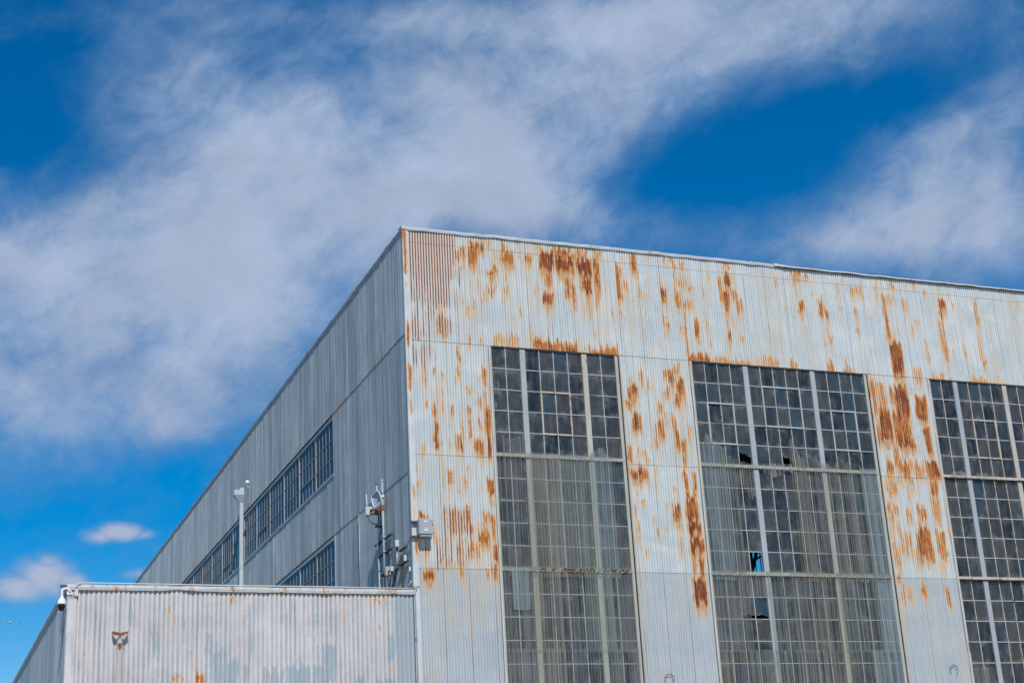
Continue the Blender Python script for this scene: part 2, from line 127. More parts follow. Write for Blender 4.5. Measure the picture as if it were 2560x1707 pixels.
def corrugated(name, mat, parent, a0, a1, zs, off, axis='front', rust=None, stripe=None, bleed=None, paint=None, nper=8, phase=0.0, base=0.0, lap=True, sx=-1, WAVE=WAVE, AMP=AMP):
    SHEET = 9*WAVE if WAVE < .1 else 7*WAVE
    """corrugated sheets side by side over a0..a1; axis 'front': plane y=base, waves stand out to -y;
       'side': plane x=base, waves stand out to sx.  Every sheet laps its neighbour by one wave."""
    zs = np.asarray(zs, float); VV = []; FF = []; A = {k: [] for k in ('rust', 'stripe', 'bleed', 'paint', 'wave', 'tint', 'joint')}; nb = 0
    k0 = math.floor((a0-phase)/SHEET); k1 = math.ceil((a1-phase)/SHEET)
    for k in range(k0, k1):
        s0 = max(a0, phase+k*SHEET); s1 = min(a1, phase+(k+1)*SHEET+(WAVE*.5 if lap else 0))
        if s1-s0 < .01: continue
        n = max(3, int(round((s1-s0)/WAVE*nper))+1); xs = np.linspace(s0, s1, n)
        cw = np.cos(2*PI*(xs-phase)/WAVE); t = (xs-s0)/(SHEET)
        h = off+AMP*.5*(1+cw)+.005*t+rng.uniform(-.0012, .0012)
        h = h[None, :]+0.004*np.sin(zs*2.1+k*1.7)[:, None]*.6+0*cw[None, :]
        Xg, Zg = np.meshgrid(xs, zs)
        P = np.stack([Xg, base-h, Zg], -1) if axis == 'front' else np.stack([base+sx*h, Xg, Zg], -1)
        m = len(zs); idx = np.arange(m*n).reshape(m, n)
        F = np.stack([idx[:-1, :-1], idx[:-1, 1:], idx[1:, 1:], idx[1:, :-1]], -1).reshape(-1, 4)
        if axis == 'side' and sx < 0: F = F[:, ::-1]
        VV.append(P.reshape(-1, 3)); FF.append(F+nb); nb += m*n
        A['rust'].append((rust(Xg, Zg, WAVE) if rust is not None else np.zeros((m, n))).ravel())
        A['bleed'].append((bleed(Xg, Zg, WAVE) if bleed is not None else np.zeros((m, n))).ravel())
        A['stripe'].append((stripe(Xg, Zg, WAVE) if stripe is not None else np.zeros((m, n))).ravel())
        A['paint'].append((paint(Xg, Zg, WAVE, .8) if paint is not None else np.zeros((m, n))).ravel())
        A['wave'].append(np.broadcast_to(cw, (m, n)).ravel()); A['tint'].append(np.full(m*n, rng.uniform(0, 1)))
        A['joint'].append(np.broadcast_to(np.exp(-(s1-xs)/.02), (m, n)).ravel())
    me = npmesh(name, np.concatenate(VV), np.concatenate(FF), {k: np.concatenate(v) for k, v in A.items()})
    return link(name, me, mat, parent)
# ------------------------------------------------------------------ materials
class NT:
    def __init__(s, name):
        s.m = bpy.data.materials.new(name); s.m.use_nodes = True; s.t = s.m.node_tree; s.n = s.t.nodes; s.b = s.n['Principled BSDF']; s.out = s.n['Material Output']
    def node(s, t, **k):
        nd = s.n.new(t)
        for a, v in k.items(): setattr(nd, a, v)
        return nd
    def put(s, sock, v):
        if hasattr(v, 'is_output'): s.t.links.new(v, sock)
        elif v is not None: sock.default_value = v
    def attr(s, name): return s.node('ShaderNodeAttribute', attribute_name=name).outputs['Fac']
    def pos(s, scale=(1,1,1)):
        g = s.node('ShaderNodeNewGeometry'); m = s.node('ShaderNodeVectorMath', operation='MULTIPLY')
        s.put(m.inputs[0], g.outputs['Position']); m.inputs[1].default_value = scale; return m.outputs[0]
    def noise(s, vec, scale=1, detail=4, rough=.55, dist=0):
        n = s.node('ShaderNodeTexNoise'); s.put(n.inputs['Vector'], vec); n.inputs['Scale'].default_value = scale
        n.inputs['Detail'].default_value = detail; n.inputs['Roughness'].default_value = rough; n.inputs['Distortion'].default_value = dist; return n.outputs['Fac']
    def math(s, op, a, b=None, c=None, clamp=False):
        n = s.node('ShaderNodeMath', operation=op); n.use_clamp = clamp
        for i, v in enumerate((a, b, c)):
            if v is not None: s.put(n.inputs[i], v)
        return n.outputs[0]
    def ramp(s, v, lo, hi, a=0., b=1., smooth=True):
        n = s.node('ShaderNodeMapRange', interpolation_type='SMOOTHSTEP' if smooth else 'LINEAR')
        s.put(n.inputs[0], v); n.inputs[1].default_value = lo; n.inputs[2].default_value = hi; n.inputs[3].default_value = a; n.inputs[4].default_value = b; return n.outputs[0]
    def mix(s, f, a, b, blend='MIX'):
        n = s.node('ShaderNodeMix', data_type='RGBA', blend_type=blend); s.put(n.inputs[0], f); s.put(n.inputs[6], a if hasattr(a, 'is_output') else (*a, 1)); s.put(n.inputs[7], b if hasattr(b, 'is_output') else (*b, 1)); return n.outputs[2]
    def done(s, col=None, rough=None, metal=None, spec=None):
        for k, v in (('Base Color', col), ('Roughness', rough), ('Metallic', metal), ('Specular IOR Level', spec)):
            if v is not None: s.put(s.b.inputs[k], (*v, 1) if isinstance(v, tuple) else v)
        return s.m
    def bump(s, h, strength=.2, dist=.01):
        n = s.node('ShaderNodeBump'); n.inputs['Strength'].default_value = strength; n.inputs['Distance'].default_value = dist; s.put(n.inputs['Height'], h); s.put(s.b.inputs['Normal'], n.outputs[0])
def rusted(name, c1, c2, c3, side=False, painted=False, extra=0.0, spec=.3, wave_len=.0733):
    n = NT(name); f_ = 1/wave_len; hx = (.3, f_, 1) if side else (f_, .3, 1)
    streak = n.noise(n.pos((hx[0], hx[1], .6)), 1.0, 5, .62)            # about one cell per wave, long in z
    fine = n.noise(n.pos((hx[0]*2.6, hx[1]*2.6, 11)), 1.0, 4, .7)
    broad = n.noise(n.pos((1.5, 1.5, .33)), 1.0, 4, .6, .3)
    blot = n.noise(n.pos((.8, .8, 1.3)), 1.0, 5, .62, .6)
    wave = n.attr('wave'); rust = n.attr('rust'); stripe = n.attr('stripe'); tint = n.attr('tint'); joint = n.attr('joint')
    sub = lambda v, a, k=1.0: n.math('MULTIPLY', n.math('SUBTRACT', v, a), k)
    base = n.mix(n.ramp(n.math('ADD', blot, sub(streak, .5, .6)), .34, .66), c1, c2)
    base = n.mix(n.ramp(tint, 0, 1, 0, .6 if not side else .8), base, c3)
    if painted:                                                        # brushed-on pale paint over the old blue-grey coat
        brush = n.noise(n.pos((hx[0]*1.5, .3, .7)), 1.0, 5, .65)
        p = n.math('ADD', n.attr('paint'), .80)
        for v, k in ((brush, 2.8), (fine, .7), (blot, .35)): p = n.math('ADD', p, sub(v, .5, k))
        p = n.math('ADD', p, n.math('MULTIPLY', wave, .20))
        base = n.mix(n.ramp(p, .40, .58), base, n.mix(n.ramp(n.math('ADD', blot, sub(fine, .5, .6)), .3, .7), (.53, .495, .485), (.62, .585, .57)))
    dirt_rib_shade = n.ramp(n.math('SUBTRACT', sub(streak, .42), n.math('MULTIPLY', wave, .19)), .02, .32, 0, .6)  # streaky dirt plus painted rib shade: wave valleys darkened by colour
    base = n.mix(dirt_rib_shade, base, (.27, .29, .30) if not side else (.15, .19, .225))
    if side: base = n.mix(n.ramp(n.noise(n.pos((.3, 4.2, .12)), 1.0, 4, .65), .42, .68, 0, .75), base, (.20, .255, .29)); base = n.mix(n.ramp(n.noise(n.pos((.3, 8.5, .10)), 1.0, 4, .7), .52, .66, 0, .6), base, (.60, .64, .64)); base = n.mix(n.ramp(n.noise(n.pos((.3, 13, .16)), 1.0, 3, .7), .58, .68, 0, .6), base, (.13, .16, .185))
    # yellowish weeping stains
    if not side and not painted:
        weep = n.math('MULTIPLY', n.ramp(broad, .47, .66), n.ramp(streak, .36, .62)); base = n.mix(n.math('MULTIPLY', weep, .55), base, (.54, .44, .30))
        thin = n.math('MULTIPLY', n.ramp(n.noise(n.pos((hx[0]*1.9, .3, .8)), 1.0, 4, .6), .60, .70), n.ramp(broad, .40, .60)); base = n.mix(n.math('MULTIPLY', thin, .5), base, (.34, .21, .12))
    jm = n.math('MULTIPLY', n.ramp(joint, .15, .7), n.ramp(n.noise(n.pos((1.3, 1.3, .8)), 1.0, 4, .6), .36, .58, .3, 1))
    base = n.mix(n.math('MULTIPLY', jm, .85 if not painted else .3), base, (.15, .075, .04) if not side else (.085, .105, .125))
    if painted:
        grime = n.math('MULTIPLY', n.ramp(n.noise(n.pos((hx[0]*1.6, .3, 1.0)), 1.0, 5, .65), .60, .72), n.ramp(broad, .45, .62)); base = n.mix(n.math('MULTIPLY', grime, .7), base, (.24, .20, .17))
    # rust: soft stain strength broken up by streaks and grain
    r = n.math('ADD', rust, sub(streak, .5, 1.7)); r = n.math('ADD', r, sub(fine, .5, 1.0))
    bleed = n.attr('bleed'); bl = n.math('ADD', n.math('ADD', bleed, sub(streak, .5, 1.5)), sub(n.noise(n.pos((hx[0]*.5, hx[1]*.5, 1.6)), 1.0, 4, .6), .5, .9))
    bm = n.math('MULTIPLY', n.ramp(bleed, .03, .3), n.ramp(bl, .08, .50))
    base = n.mix(n.math('MULTIPLY', bm, .62), base, (.57, .43, .275)); base = n.mix(n.math('MULTIPLY', n.math('MULTIPLY', n.ramp(bleed, .1, .4), n.ramp(n.math('ADD', bl, sub(fine, .5, 1.1)), .46, .74)), .8), base, (.46, .235, .095))
    gate = n.ramp(rust, .03, .25)
    r = n.math('MULTIPLY', n.math('SUBTRACT', r, n.math('MULTIPLY', wave, .22)), gate)
    valley = n.ramp(n.math('ADD', n.math('MULTIPLY', wave, -1), sub(fine, .5, 1.3)), -.02, .55)
    st = n.math('ADD', n.math('ADD', stripe, sub(streak, .5, 2.1)), sub(n.noise(n.pos((hx[0], hx[1], .07)), 1.0, 2, .5), .5, 1.1)); st = n.math('MULTIPLY', n.math('MULTIPLY', n.ramp(st, .34, .58), valley), n.ramp(stripe, .05, .2))
    halo = n.math('MULTIPLY', n.ramp(n.math('MAXIMUM', r, n.math('MULTIPLY', stripe, .40)), .08, .46), .72)
    base = n.mix(halo, base, n.mix(n.ramp(stripe, .2, .7), (.58, .42, .25), (.58, .48, .40)))
    mask = n.ramp(r, .34, .62)
    spots = n.ramp(n.noise(n.pos((26, 26, 16)), 1.0, 2, .5), .745 - extra, .80 - extra)
    mask = n.math('MAXIMUM', mask, n.math('MULTIPLY', spots, .75))
    gr = n.noise(n.pos((hx[0]*1.3, hx[1]*1.3, 2.2)), 1.0, 6, .75)
    deep = n.math('ADD', n.math('ADD', n.math('MULTIPLY', rust, .62), sub(r, .5, .35)), sub(gr, .5, 2.0))
    rc = n.mix(n.ramp(deep, .1, .52), (.58, .30, .105), (.46, .165, .038))
    rc = n.mix(n.ramp(n.math('ADD', deep, sub(n.noise(n.pos((2.2, 2.2, 1.6)), 1.0, 3, .5), .5, .8)), .46, .86), rc, (.15, .043, .026))
    col = n.mix(mask, base, rc); col = n.mix(st, col, n.mix(n.ramp(gr, .35, .65), (.33, .115, .035), (.15, .046, .02)))
    mask = n.math('MAXIMUM', mask, st)
    n.bump(n.math('ADD', fine, n.math('MULTIPLY', mask, .5)), .12, .004)
    return n.done(col, n.ramp(mask, 0, 1, .46, .9), 0.0, spec)
def coated(name, col, col2=None, rough=.5, rust=0.0, scale=3, metal=0.0, stretch=(1, 1, .5), spec=.4):
    n = NT(name); v = n.noise(n.pos(stretch), scale, 6, .62)
    c = n.mix(n.ramp(v, .3, .7), col, col2 or tuple(x*.78 for x in col))
    if rust > 0:
        q = n.noise(n.pos((1, 1, .35)), scale*2.3, 6, .7); m = n.ramp(q, .70-rust*.4, .78-rust*.4)
        c = n.mix(m, n.mix(n.ramp(q, .58-rust*.4, .72-rust*.4, 0, .5), c, (.48, .33, .18)), n.mix(n.ramp(v, .4, .6), (.36, .14, .045), (.17, .055, .03)))
    return n.done(c, rough, metal, spec)
def glass(name, c1, c2, c3, rough=.22, side=False):
    """old dusty wired glass: per-pane tone, run-down grime, sky in its gloss"""
    n = NT(name); sh = n.attr('shade')
    cb = n.node('ShaderNodeCombineXYZ'); n.put(cb.inputs[1], n.math('MULTIPLY', sh, 60.0)); av = n.node('ShaderNodeVectorMath', operation='ADD'); n.put(av.inputs[0], n.pos((9, 9, 1.4))); n.put(av.inputs[1], cb.outputs[0])
    run = n.noise(av.outputs[0], 1.0, 5, .65); blot = n.noise(n.pos((3.2, 3.2, 3.2)), 1.0, 5, .6)
    if side:
        oi = n.node('ShaderNodeObjectInfo'); sh = n.math('FRACT', n.math('ADD', sh, oi.outputs['Random']))
    c = n.mix(n.ramp(sh, .0, .85), c1, c2)
    d = n.math('ADD', n.math('MULTIPLY', run, .55), n.math('MULTIPLY', blot, .45))
    c = n.mix(n.ramp(n.math('FRACT', n.math('MULTIPLY', sh, 13.7)), .6, 1.0, 0, .6), c, (.060, .053, .046))
    c = n.mix(n.ramp(d, .34, .72, 0, .6), c, c3)
    c = n.mix(n.ramp(n.math('FRACT', n.math('MULTIPLY', sh, 7.3)), .72, .98, 0, .6), c, (.030, .060, .085))
    c = n.mix(n.ramp(n.noise(n.pos((38, 38, 26)), 1.0, 3, .6), .66, .74, 0, .35), c, (.22, .22, .2))
    c = n.mix(n.math('MULTIPLY', n.ramp(n.math('ADD', n.attr('edge'), n.math('MULTIPLY', n.math('SUBTRACT', blot, .5), 2.2)), .75, 1.15), .35), c, (.2, .2, .19))
    n.bump(n.noise(n.pos((22, 22, 22)), 1.0, 2, .5), .12, .004)
    return n.done(c, n.ramp(d, .35, .65, rough*.45, rough*1.8), 0, .12 if side else .38)
def fibre(name, c, dens):
    """weathered translucent corrugated sheet: partly see-through, grime in streaks"""
    n = NT(name); oi = n.node('ShaderNodeObjectInfo'); cb = n.node('ShaderNodeCombineXYZ'); n.put(cb.inputs[1], n.math('MULTIPLY', oi.outputs['Random'], 90.0))
    def sh_(v):
        a = n.node('ShaderNodeVectorMath', operation='ADD'); n.put(a.inputs[0], v); n.put(a.inputs[1], cb.outputs[0]); return a.outputs[0]
    s = n.noise(sh_(n.pos((16, .4, .12))), 1.0, 3, .65); s2 = n.noise(sh_(n.pos((4.5, .4, .1))), 1.0, 3, .6); z = n.noise(n.pos((2.2, 2, 1.3)), 1.0, 4, .6)
    f = n.math('ADD', n.math('MULTIPLY', n.math('SUBTRACT', s, .5), 1.2), n.math('MULTIPLY', n.math('SUBTRACT', s2, .5), .9))
    f = n.math('ADD', f, n.math('MULTIPLY', n.math('SUBTRACT', z, .5), .35)); f = n.math('ADD', f, dens); f = n.math('ADD', f, n.math('MULTIPLY', n.math('SUBTRACT', oi.outputs['Random'], .5), .2))
    f = n.math('ADD', f, n.math('MULTIPLY', n.ramp(n.attr('wave'), .72, 1.0), .30), clamp=True)  # denser wave crests: highlight lines painted into the sheet's opacity
    f = n.math('MINIMUM', n.math('MAXIMUM', f, .03), .9)
    tr = n.node('ShaderNodeBsdfTransparent'); mx = n.node('ShaderNodeMixShader'); n.put(tr.inputs[0], (.935, .945, .92, 1))
    n.put(mx.inputs[0], f); n.t.links.new(tr.outputs[0], mx.inputs[1]); n.t.links.new(n.b.outputs[0], mx.inputs[2]); n.t.links.new(mx.outputs[0], n.out.inputs[0])
    return n.done(n.mix(n.ramp(s2, .3, .7), c, tuple(x*.7 for x in c)), .38, 0, .5)
M = {}
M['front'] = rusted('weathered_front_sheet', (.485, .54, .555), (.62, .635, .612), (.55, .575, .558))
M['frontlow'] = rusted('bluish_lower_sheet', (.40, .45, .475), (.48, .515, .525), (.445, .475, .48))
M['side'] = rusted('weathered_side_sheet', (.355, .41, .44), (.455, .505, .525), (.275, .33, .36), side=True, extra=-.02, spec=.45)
M['annex'] = rusted('overpainted_annex_sheet', (.33, .39, .425), (.40, .45, .47), (.36, .41, .435), painted=True, extra=.015, wave_len=.107)
M['flash'] = coated('flashing_metal', (.46, .485, .505), (.38, .41, .43), .42, .17, 2.2, stretch=(1, 1, 2))
M['flashrust'] = coated('rusty_flashing_metal', (.50, .51, .515), (.41, .42, .43), .5, .31, 2.6, stretch=(1, 1, 2))
M['mull'] = coated('white_mullion_paint', (.38, .405, .415), (.32, .35, .365), .5, .07, 2)
M['mullrust'] = coated('rust_bled_mullion_paint', (.46, .465, .43), (.42, .39, .33), .55, .27, 2)
M['mullcream'] = coated('yellowed_mullion_paint', (.42, .42, .365), (.36, .36, .31), .55, .12, 2)
M['sidebar'] = coated('grey_glazing_bar_paint', (.31, .335, .345), (.25, .26, .26), .55, .16, 3)
M['munt'] = coated('glazing_bar_paint', (.43, .455, .455), (.36, .37, .355), .5, .10, 3)
M['muntrust'] = coated('rusty_glazing_bar_paint', (.50, .49, .46), (.44, .38, .30), .55, .28, 3)
M['trim'] = coated('grey_trim', (.46, .52, .56), (.38, .44, .48), .5, .06, 2)
M['trimrust'] = coated('rusty_trim', (.46, .46, .43), (.40, .30, .20), .6, .30, 3)
M['corner'] = coated('corner_flashing', (.58, .58, .54), (.52, .50, .45), .5, .14, 1.6, stretch=(1, 1, 1))
M['darkgap'] = coated('dark_rust', (.07, .045, .03), (.03, .025, .02), .8, 0, 6)
M['debris'] = coated('brown_debris', (.24, .16, .10), (.11, .07, .045), .9, 0, 22)
M['closure'] = coated('crusted_closure_strip', (.42, .40, .34), (.22, .17, .12), .8, .1, 16, stretch=(1, 1, 1))
M['glass'] = glass('dusty_front_glass', (.009, .014, .020), (.045, .047, .046), (.105, .104, .097))
M['glassside'] = glass('dusty_side_glass', (.020, .027, .034), (.032, .040, .046), (.05, .054, .055), .26, True)
M['fib_green'] = fibre('green_fibreglass', (.34, .365, .325), .22)
M['fib_blue'] = fibre('blue_fibreglass', (.34, .41, .42), .36)
M['fib_cream'] = fibre('cream_fibreglass', (.40, .375, .31), .20)
M['fib_grey'] = fibre('grey_fibreglass', (.35, .355, .34), .17)
M['fib_clear'] = fibre('clear_fibreglass', (.50, .52, .50), .12)
M['steel'] = coated('dark_steel', (.05, .055, .06), (.03, .03, .035), .7, .05, 4)
M['inside'] = coated('dim_interior_sheet', (.16, .16, .155), (.10, .10, .10), .8, .1, 2)
M['conc'] = coated('worn_concrete', (.33, .32, .30), (.26, .255, .24), .85, 0, .6, stretch=(1, 1, 1))
M['roof'] = coated('roof_felt', (.20, .20, .20), (.14, .14, .14), .85, 0, .8)
M['galv'] = coated('galvanised_pipe', (.34, .44, .50), (.28, .38, .45), .5, .03, 4, .05)
M['galvgrey'] = coated('grey_conduit', (.42, .45, .47), (.36, .39, .41), .45, .05, 4, .2)
M['white'] = coated('white_plastic', (.78, .79, .80), (.70, .71, .72), .35, 0, 5)
M['offwhite'] = coated('aged_offwhite_plastic', (.60, .60, .56), (.52, .51, .46), .5, .02, 6)
M['beige'] = coated('beige_plastic', (.47, .42, .35), (.40, .36, .30), .55, .02, 6)
M['black'] = coated('black_plastic', (.012, .012, .014), (.02, .02, .022), .28, 0, 5)
M['smoked'] = coated('smoked_dome', (.006, .006, .008), (.008, .008, .01), .05, 0, 5)
M['boxgrey'] = coated('grey_cabinet_enamel', (.36, .38, .40), (.33, .35, .37), .45, .01, 3)
M['rustmetal'] = coated('rusted_steel', (.30, .12, .05), (.15, .055, .03), .85, .1, 9)
M['cable'] = coated('dark_blue_cable', (.03, .05, .09), (.02, .025, .04), .5, 0, 5)
M['mesh'] = coated('pale_dish_face', (.33, .36, .46), (.28, .31, .40), .5, 0, 9)
M['downpipe'] = coated('painted_downpipe', (.50, .54, .58), (.44, .49, .53), .45, .02, 1.4)
M['pinkpipe'] = coated('pinkish_painted_pipe', (.47, .435, .42), (.42, .385, .375), .5, .16, 4)
M['wing'] = coated('grey_feather', (.62, .66, .70), (.5, .54, .58), .8, 0, 4)
M['label'] = coated('paper_sticker', (.78, .78, .80), (.72, .72, .74), .6, 0, 5)
# ================================================================== SETTING: ground
g = MB(); g.add([(-900,-900,0),(900,-900,0),(900,900,0),(-900,900,0)], [(0,1,2,3)])
tag(g.build('ground', M['conc']), kind='structure')
# ================================================================== HANGAR
W, D, H = 21.70, 62.0, 17.90                   # right corner mirrors the left about the middle window
hangar = empty('metal_hangar', (0, 0, 0), 'tall rust-streaked corrugated metal hangar with big grid windows', 'hangar')
def zr(a, b, d): return np.linspace(a, b, max(2, int(round((b-a)/d))+1))
FS = Stain(RUST, -.2, W+.2, 5.8, 18.0, .06, .13); SS = Stain(STRIPE, -.2, W+.2, 5.8, 18.0, .12, .25); RB = RUST.copy(); RB[:, 2] -= .22; BS = Stain(RB, -.2, W+.2, 5.8, 18.0, .14, .24); FR = dict(rust=FS, stripe=SS, bleed=BS)
PH = 0.06                                      # sheet joints fall at .06 + .66 k
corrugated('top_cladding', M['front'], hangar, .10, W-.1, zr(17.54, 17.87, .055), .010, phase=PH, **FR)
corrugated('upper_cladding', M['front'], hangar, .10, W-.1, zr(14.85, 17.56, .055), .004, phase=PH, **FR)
WIN = [(2.24, 5.88), (8.06, 13.67), (15.79, 19.43)]
PIER = [(.10, 2.20), (5.93, 8.02), (13.72, 15.75), (19.48, W-.1)]
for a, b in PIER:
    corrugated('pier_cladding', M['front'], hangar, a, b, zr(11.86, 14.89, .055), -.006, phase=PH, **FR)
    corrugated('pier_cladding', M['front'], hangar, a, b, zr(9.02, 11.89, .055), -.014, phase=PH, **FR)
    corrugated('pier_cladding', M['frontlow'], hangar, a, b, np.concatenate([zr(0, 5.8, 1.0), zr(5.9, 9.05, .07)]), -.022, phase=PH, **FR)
# corner trim: folded strip, rusty in patches (same stain map)
def flatstrip(name, mat, x0, x1, y, zs, par, rust=None):
    xs = np.linspace(x0, x1, 9); Xg, Zg = np.meshgrid(xs, zs); Y = np.full_like(Xg, y)+.003*np.sin(Zg*3.1)
    # fold the left edge back round the corner
    m, n = Xg.shape; P = np.stack([Xg, Y, Zg], -1); E = P[:, :1].copy(); E[..., 1] += .09; P = np.concatenate([E, P], 1); n += 1
    idx = np.arange(m*n).reshape(m, n); F = np.stack([idx[:-1,:-1], idx[:-1,1:], idx[1:,1:], idx[1:,:-1]], -1).reshape(-1, 4)
    R = rust(np.concatenate([P[:, :1, 0]*0+x0, P[:, 1:, 0]], 1), P[..., 2], k=.6) if rust is not None else np.zeros((m, n)); Zr = np.zeros(m*n)
    me = npmesh(name, P.reshape(-1, 3), F, dict(rust=R, stripe=Zr, paint=Zr, wave=Zr, tint=Zr+.6, joint=Zr), smooth=False)
    return link(name, me, mat, par)
flatstrip('corner_trim', M['front'], -.035, .115, -.034, zr(0, 17.87, .06), hangar, FS)
mb = MB().box(W-.115, W+.035, -.034, -.028, 0, 17.87); mb.build('corner_trim', M['corner'], hangar)
# roof edge flashing, dented; its right-hand run has sprung loose and shows a dark gap below
def flashing(name, mat, x0, x1, zt, zb, y0, y1, kick, seed, lift=0):
    r = np.random.default_rng(seed); n = int((x1-x0)/.12)+2; xs = np.linspace(x0, x1, n); V = []; F = []
    w1 = np.interp(xs, np.linspace(x0, x1, 40), r.normal(0, .006, 40)); w2 = np.interp(xs, np.linspace(x0, x1, 60), r.normal(0, .007, 60))
    up = lift*np.exp(-((xs-x0)/.35)**2)
    for x, a, b, u in zip(xs, w1, w2, up):
        V += [(x, .25, zt+a-.01), (x, y0+b, zt+a+u), (x, y0+b-.012, (zt+zb)/2+u*.6), (x, y1+b, zb+a+u*.3), (x, y1+b+.012, zb+a+kick+u*.3), (x, y0+b+.02, zt+a-.012+u*.8)]
    for i in range(n-1):
        for k in range(5): F.append((6*i+k, 6*i+k+1, 6*i+7+k, 6*i+6+k))
    F += [(5, 4, 3, 2), ] if False else []
    m = MB(); m.add(V, F); return m.build(name, mat, hangar)
flashing('roof_flashing', M['flash'], -.06, 11.12, 17.957, 17.862, -.055, -.062, .006, 3)
flashing('roof_flashing', M['flashrust'], 11.02, W+.06, 17.925, 17.872, -.075, -.105, .004, 5, .055)
mb = MB()
for x in np.arange(.5, 11, 2.45): MB().box(x-.02, x+.025, -.062, -.03, 17.945, 17.972, .004).build('flashing_clip', M['flash'], hangar)
mb = MB().add([(0.0,.05,17.90),(W,.05,17.90),(W,D-.05,17.90),(0.0,D-.05,17.90),(0.0,.05,17.80),(W,.05,17.80),(W,D-.05,17.80),(0.0,D-.05,17.80)],[(0,1,2,3),(7,6,5,4),(0,4,5,1),(1,5,6,2),(2,6,7,3),(3,7,4,0)])
mb.build('roof', M['roof'], hangar)
mb = MB().box(-.04, -.012, .03, D+.05, 17.83, 17.885).box(-.055, .10, .03, D+.05, 17.885, 17.925)
for y in np.arange(1.2, 50, 2.9): mb.box(-.06, -.02, y, y+.3, 17.922, 17.945, .005)
mb.build('side_flashing', M['flashrust'], hangar)
mb = MB().box(W+.012, W+.04, .03, D+.05, 17.83, 17.885).box(W-.1, W+.055, .03, D+.05, 17.885, 17.925); mb.build('side_flashing', M['flash'], hangar)
# ---- side wall (x = 0)
SFR = [(y, y+.05, 15.06, 15.06+h, .68) for y, h in [(random.uniform(.6, 48), random.choice([.10, .16, .22, .3])) for _ in range(420)]]
SFR += [(y, y+.05, 11.46, 11.46+h, .66) for y, h in [(random.uniform(4.5, 30), random.choice([.08, .14, .2])) for _ in range(240)]]
SFR += [(.9, 1.0, 8.6, 9.9, .6), (.55, .62, 8.6, 9.2, .7), (.5, .58, 9.4, 10.1, .5), (1.05, 1.1, 8.6, 9.3, .55), (9.9, 9.98, 12.5, 13.15, .5), (5.6, 5.7, 17.0, 17.3, .5), (.35, .42, 8.7, 9.0, .6)]
SFR = Stain(np.array(SFR), -.1, 50, 8, 18, .03, .06)
def tierz(a, b): return np.concatenate([zr(a, a+.4, .06), zr(a+.5, b, .8)])
SIDE = dict(axis='side', phase=.05, nper=6, rust=SFR)
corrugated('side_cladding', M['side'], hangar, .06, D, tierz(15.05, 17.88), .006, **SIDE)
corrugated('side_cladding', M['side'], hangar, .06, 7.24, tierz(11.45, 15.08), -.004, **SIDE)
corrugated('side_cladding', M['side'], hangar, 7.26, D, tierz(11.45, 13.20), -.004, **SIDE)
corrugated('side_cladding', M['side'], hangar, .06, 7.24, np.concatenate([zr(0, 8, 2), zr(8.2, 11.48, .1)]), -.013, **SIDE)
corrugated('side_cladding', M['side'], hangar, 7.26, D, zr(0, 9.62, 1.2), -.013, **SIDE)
# right wall with its window ribbon (seen through a broken pane), back wall, inner lining
for z0, z1 in ((14.95, 17.88), (0, 13.2)):
    corrugated('far_side_cladding', M['side'], hangar, .06, D, zr(z0, z1, 1.5), 0, axis='side', base=W, sx=1, nper=4)
corrugated('back_cladding', M['side'], hangar, .1, W-.1, zr(0, 17.88, 3), 0, base=D, nper=4)
mb = MB()
for y in np.arange(.6, D, .42): mb.box(W-.02, W+.02, y, y+.022 if (int(round((y-.6)/.42)) % 5) else y+.08, 13.2, 14.95)
mb.box(W-.03, W+.03, .1, D, 14.0, 14.04); mb.build('far_side_glazing_bars', M['steel'], hangar)
MB().add([(W-.012, .1, 13.2), (W-.012, D, 13.2), (W-.012, D, 14.95), (W-.012, .1, 14.95)], [(0,1,2,3)]).build('far_side_panes', M['fib_clear'], hangar)
# inner lining keeps the hall dim
mb = MB().add([(.20,.3,0),(.20,D-.2,0),(.20,D-.2,17.7),(.20,.3,17.7)], [(0,1,2,3)]); mb.build('inner_lining', M['inside'], hangar)
# ---- ribbon windows of the side wall: one section = one window
def side_window(z0, z1, hopper):
    t = MB().box(.004, .045, 7.27, 7.36, z0+.01, z1-.13)                     # post at the section's near end
    p = t.build('window', M['trim' if not hopper else 'trimrust'], hangar)
    b = MB(); rows = [z1-.17-.553*k for k in (1, 2)]
    for k in range(1, 5): b.box(.011, .027, 7.39+.398*k-.011, 7.39+.398*k+.011, z0+.04, z1-.15)
    for zz in rows: b.box(.012, .026, 7.36, 9.385, zz-.011, zz+.011)
    if hopper: b.box(-.004, .03, 7.79, 9.0, rows[1]-.02, rows[1]+.02).box(.006, .03, 7.775, 7.80, rows[1], rows[0]).box(.006, .03, 8.985, 9.01, rows[1], rows[0])
    b.build('glazing_bars', M['sidebar'], p)
    V = []; F = []; sh = []; zz = [z1-.15]+rows+[z0+.04]
    for k in range(5):
        for j in range(3):
            tl = random.uniform(-.004, .004); q = len(V); V += [(.022+tl, 7.39+.398*k, zz[j+1]), (.022-tl, 7.39+.398*k+.398, zz[j+1]), (.022-tl, 7.39+.398*k+.398, zz[j]), (.022+tl, 7.39+.398*k, zz[j])]
            F.append((q+1, q, q+3, q+2)); sh += [random.random()]*4
    link('panes', npmesh('panes', np.array(V), np.array(F), dict(shade=sh, edge=np.zeros(len(sh))), False), M['glassside'], p)
    return p
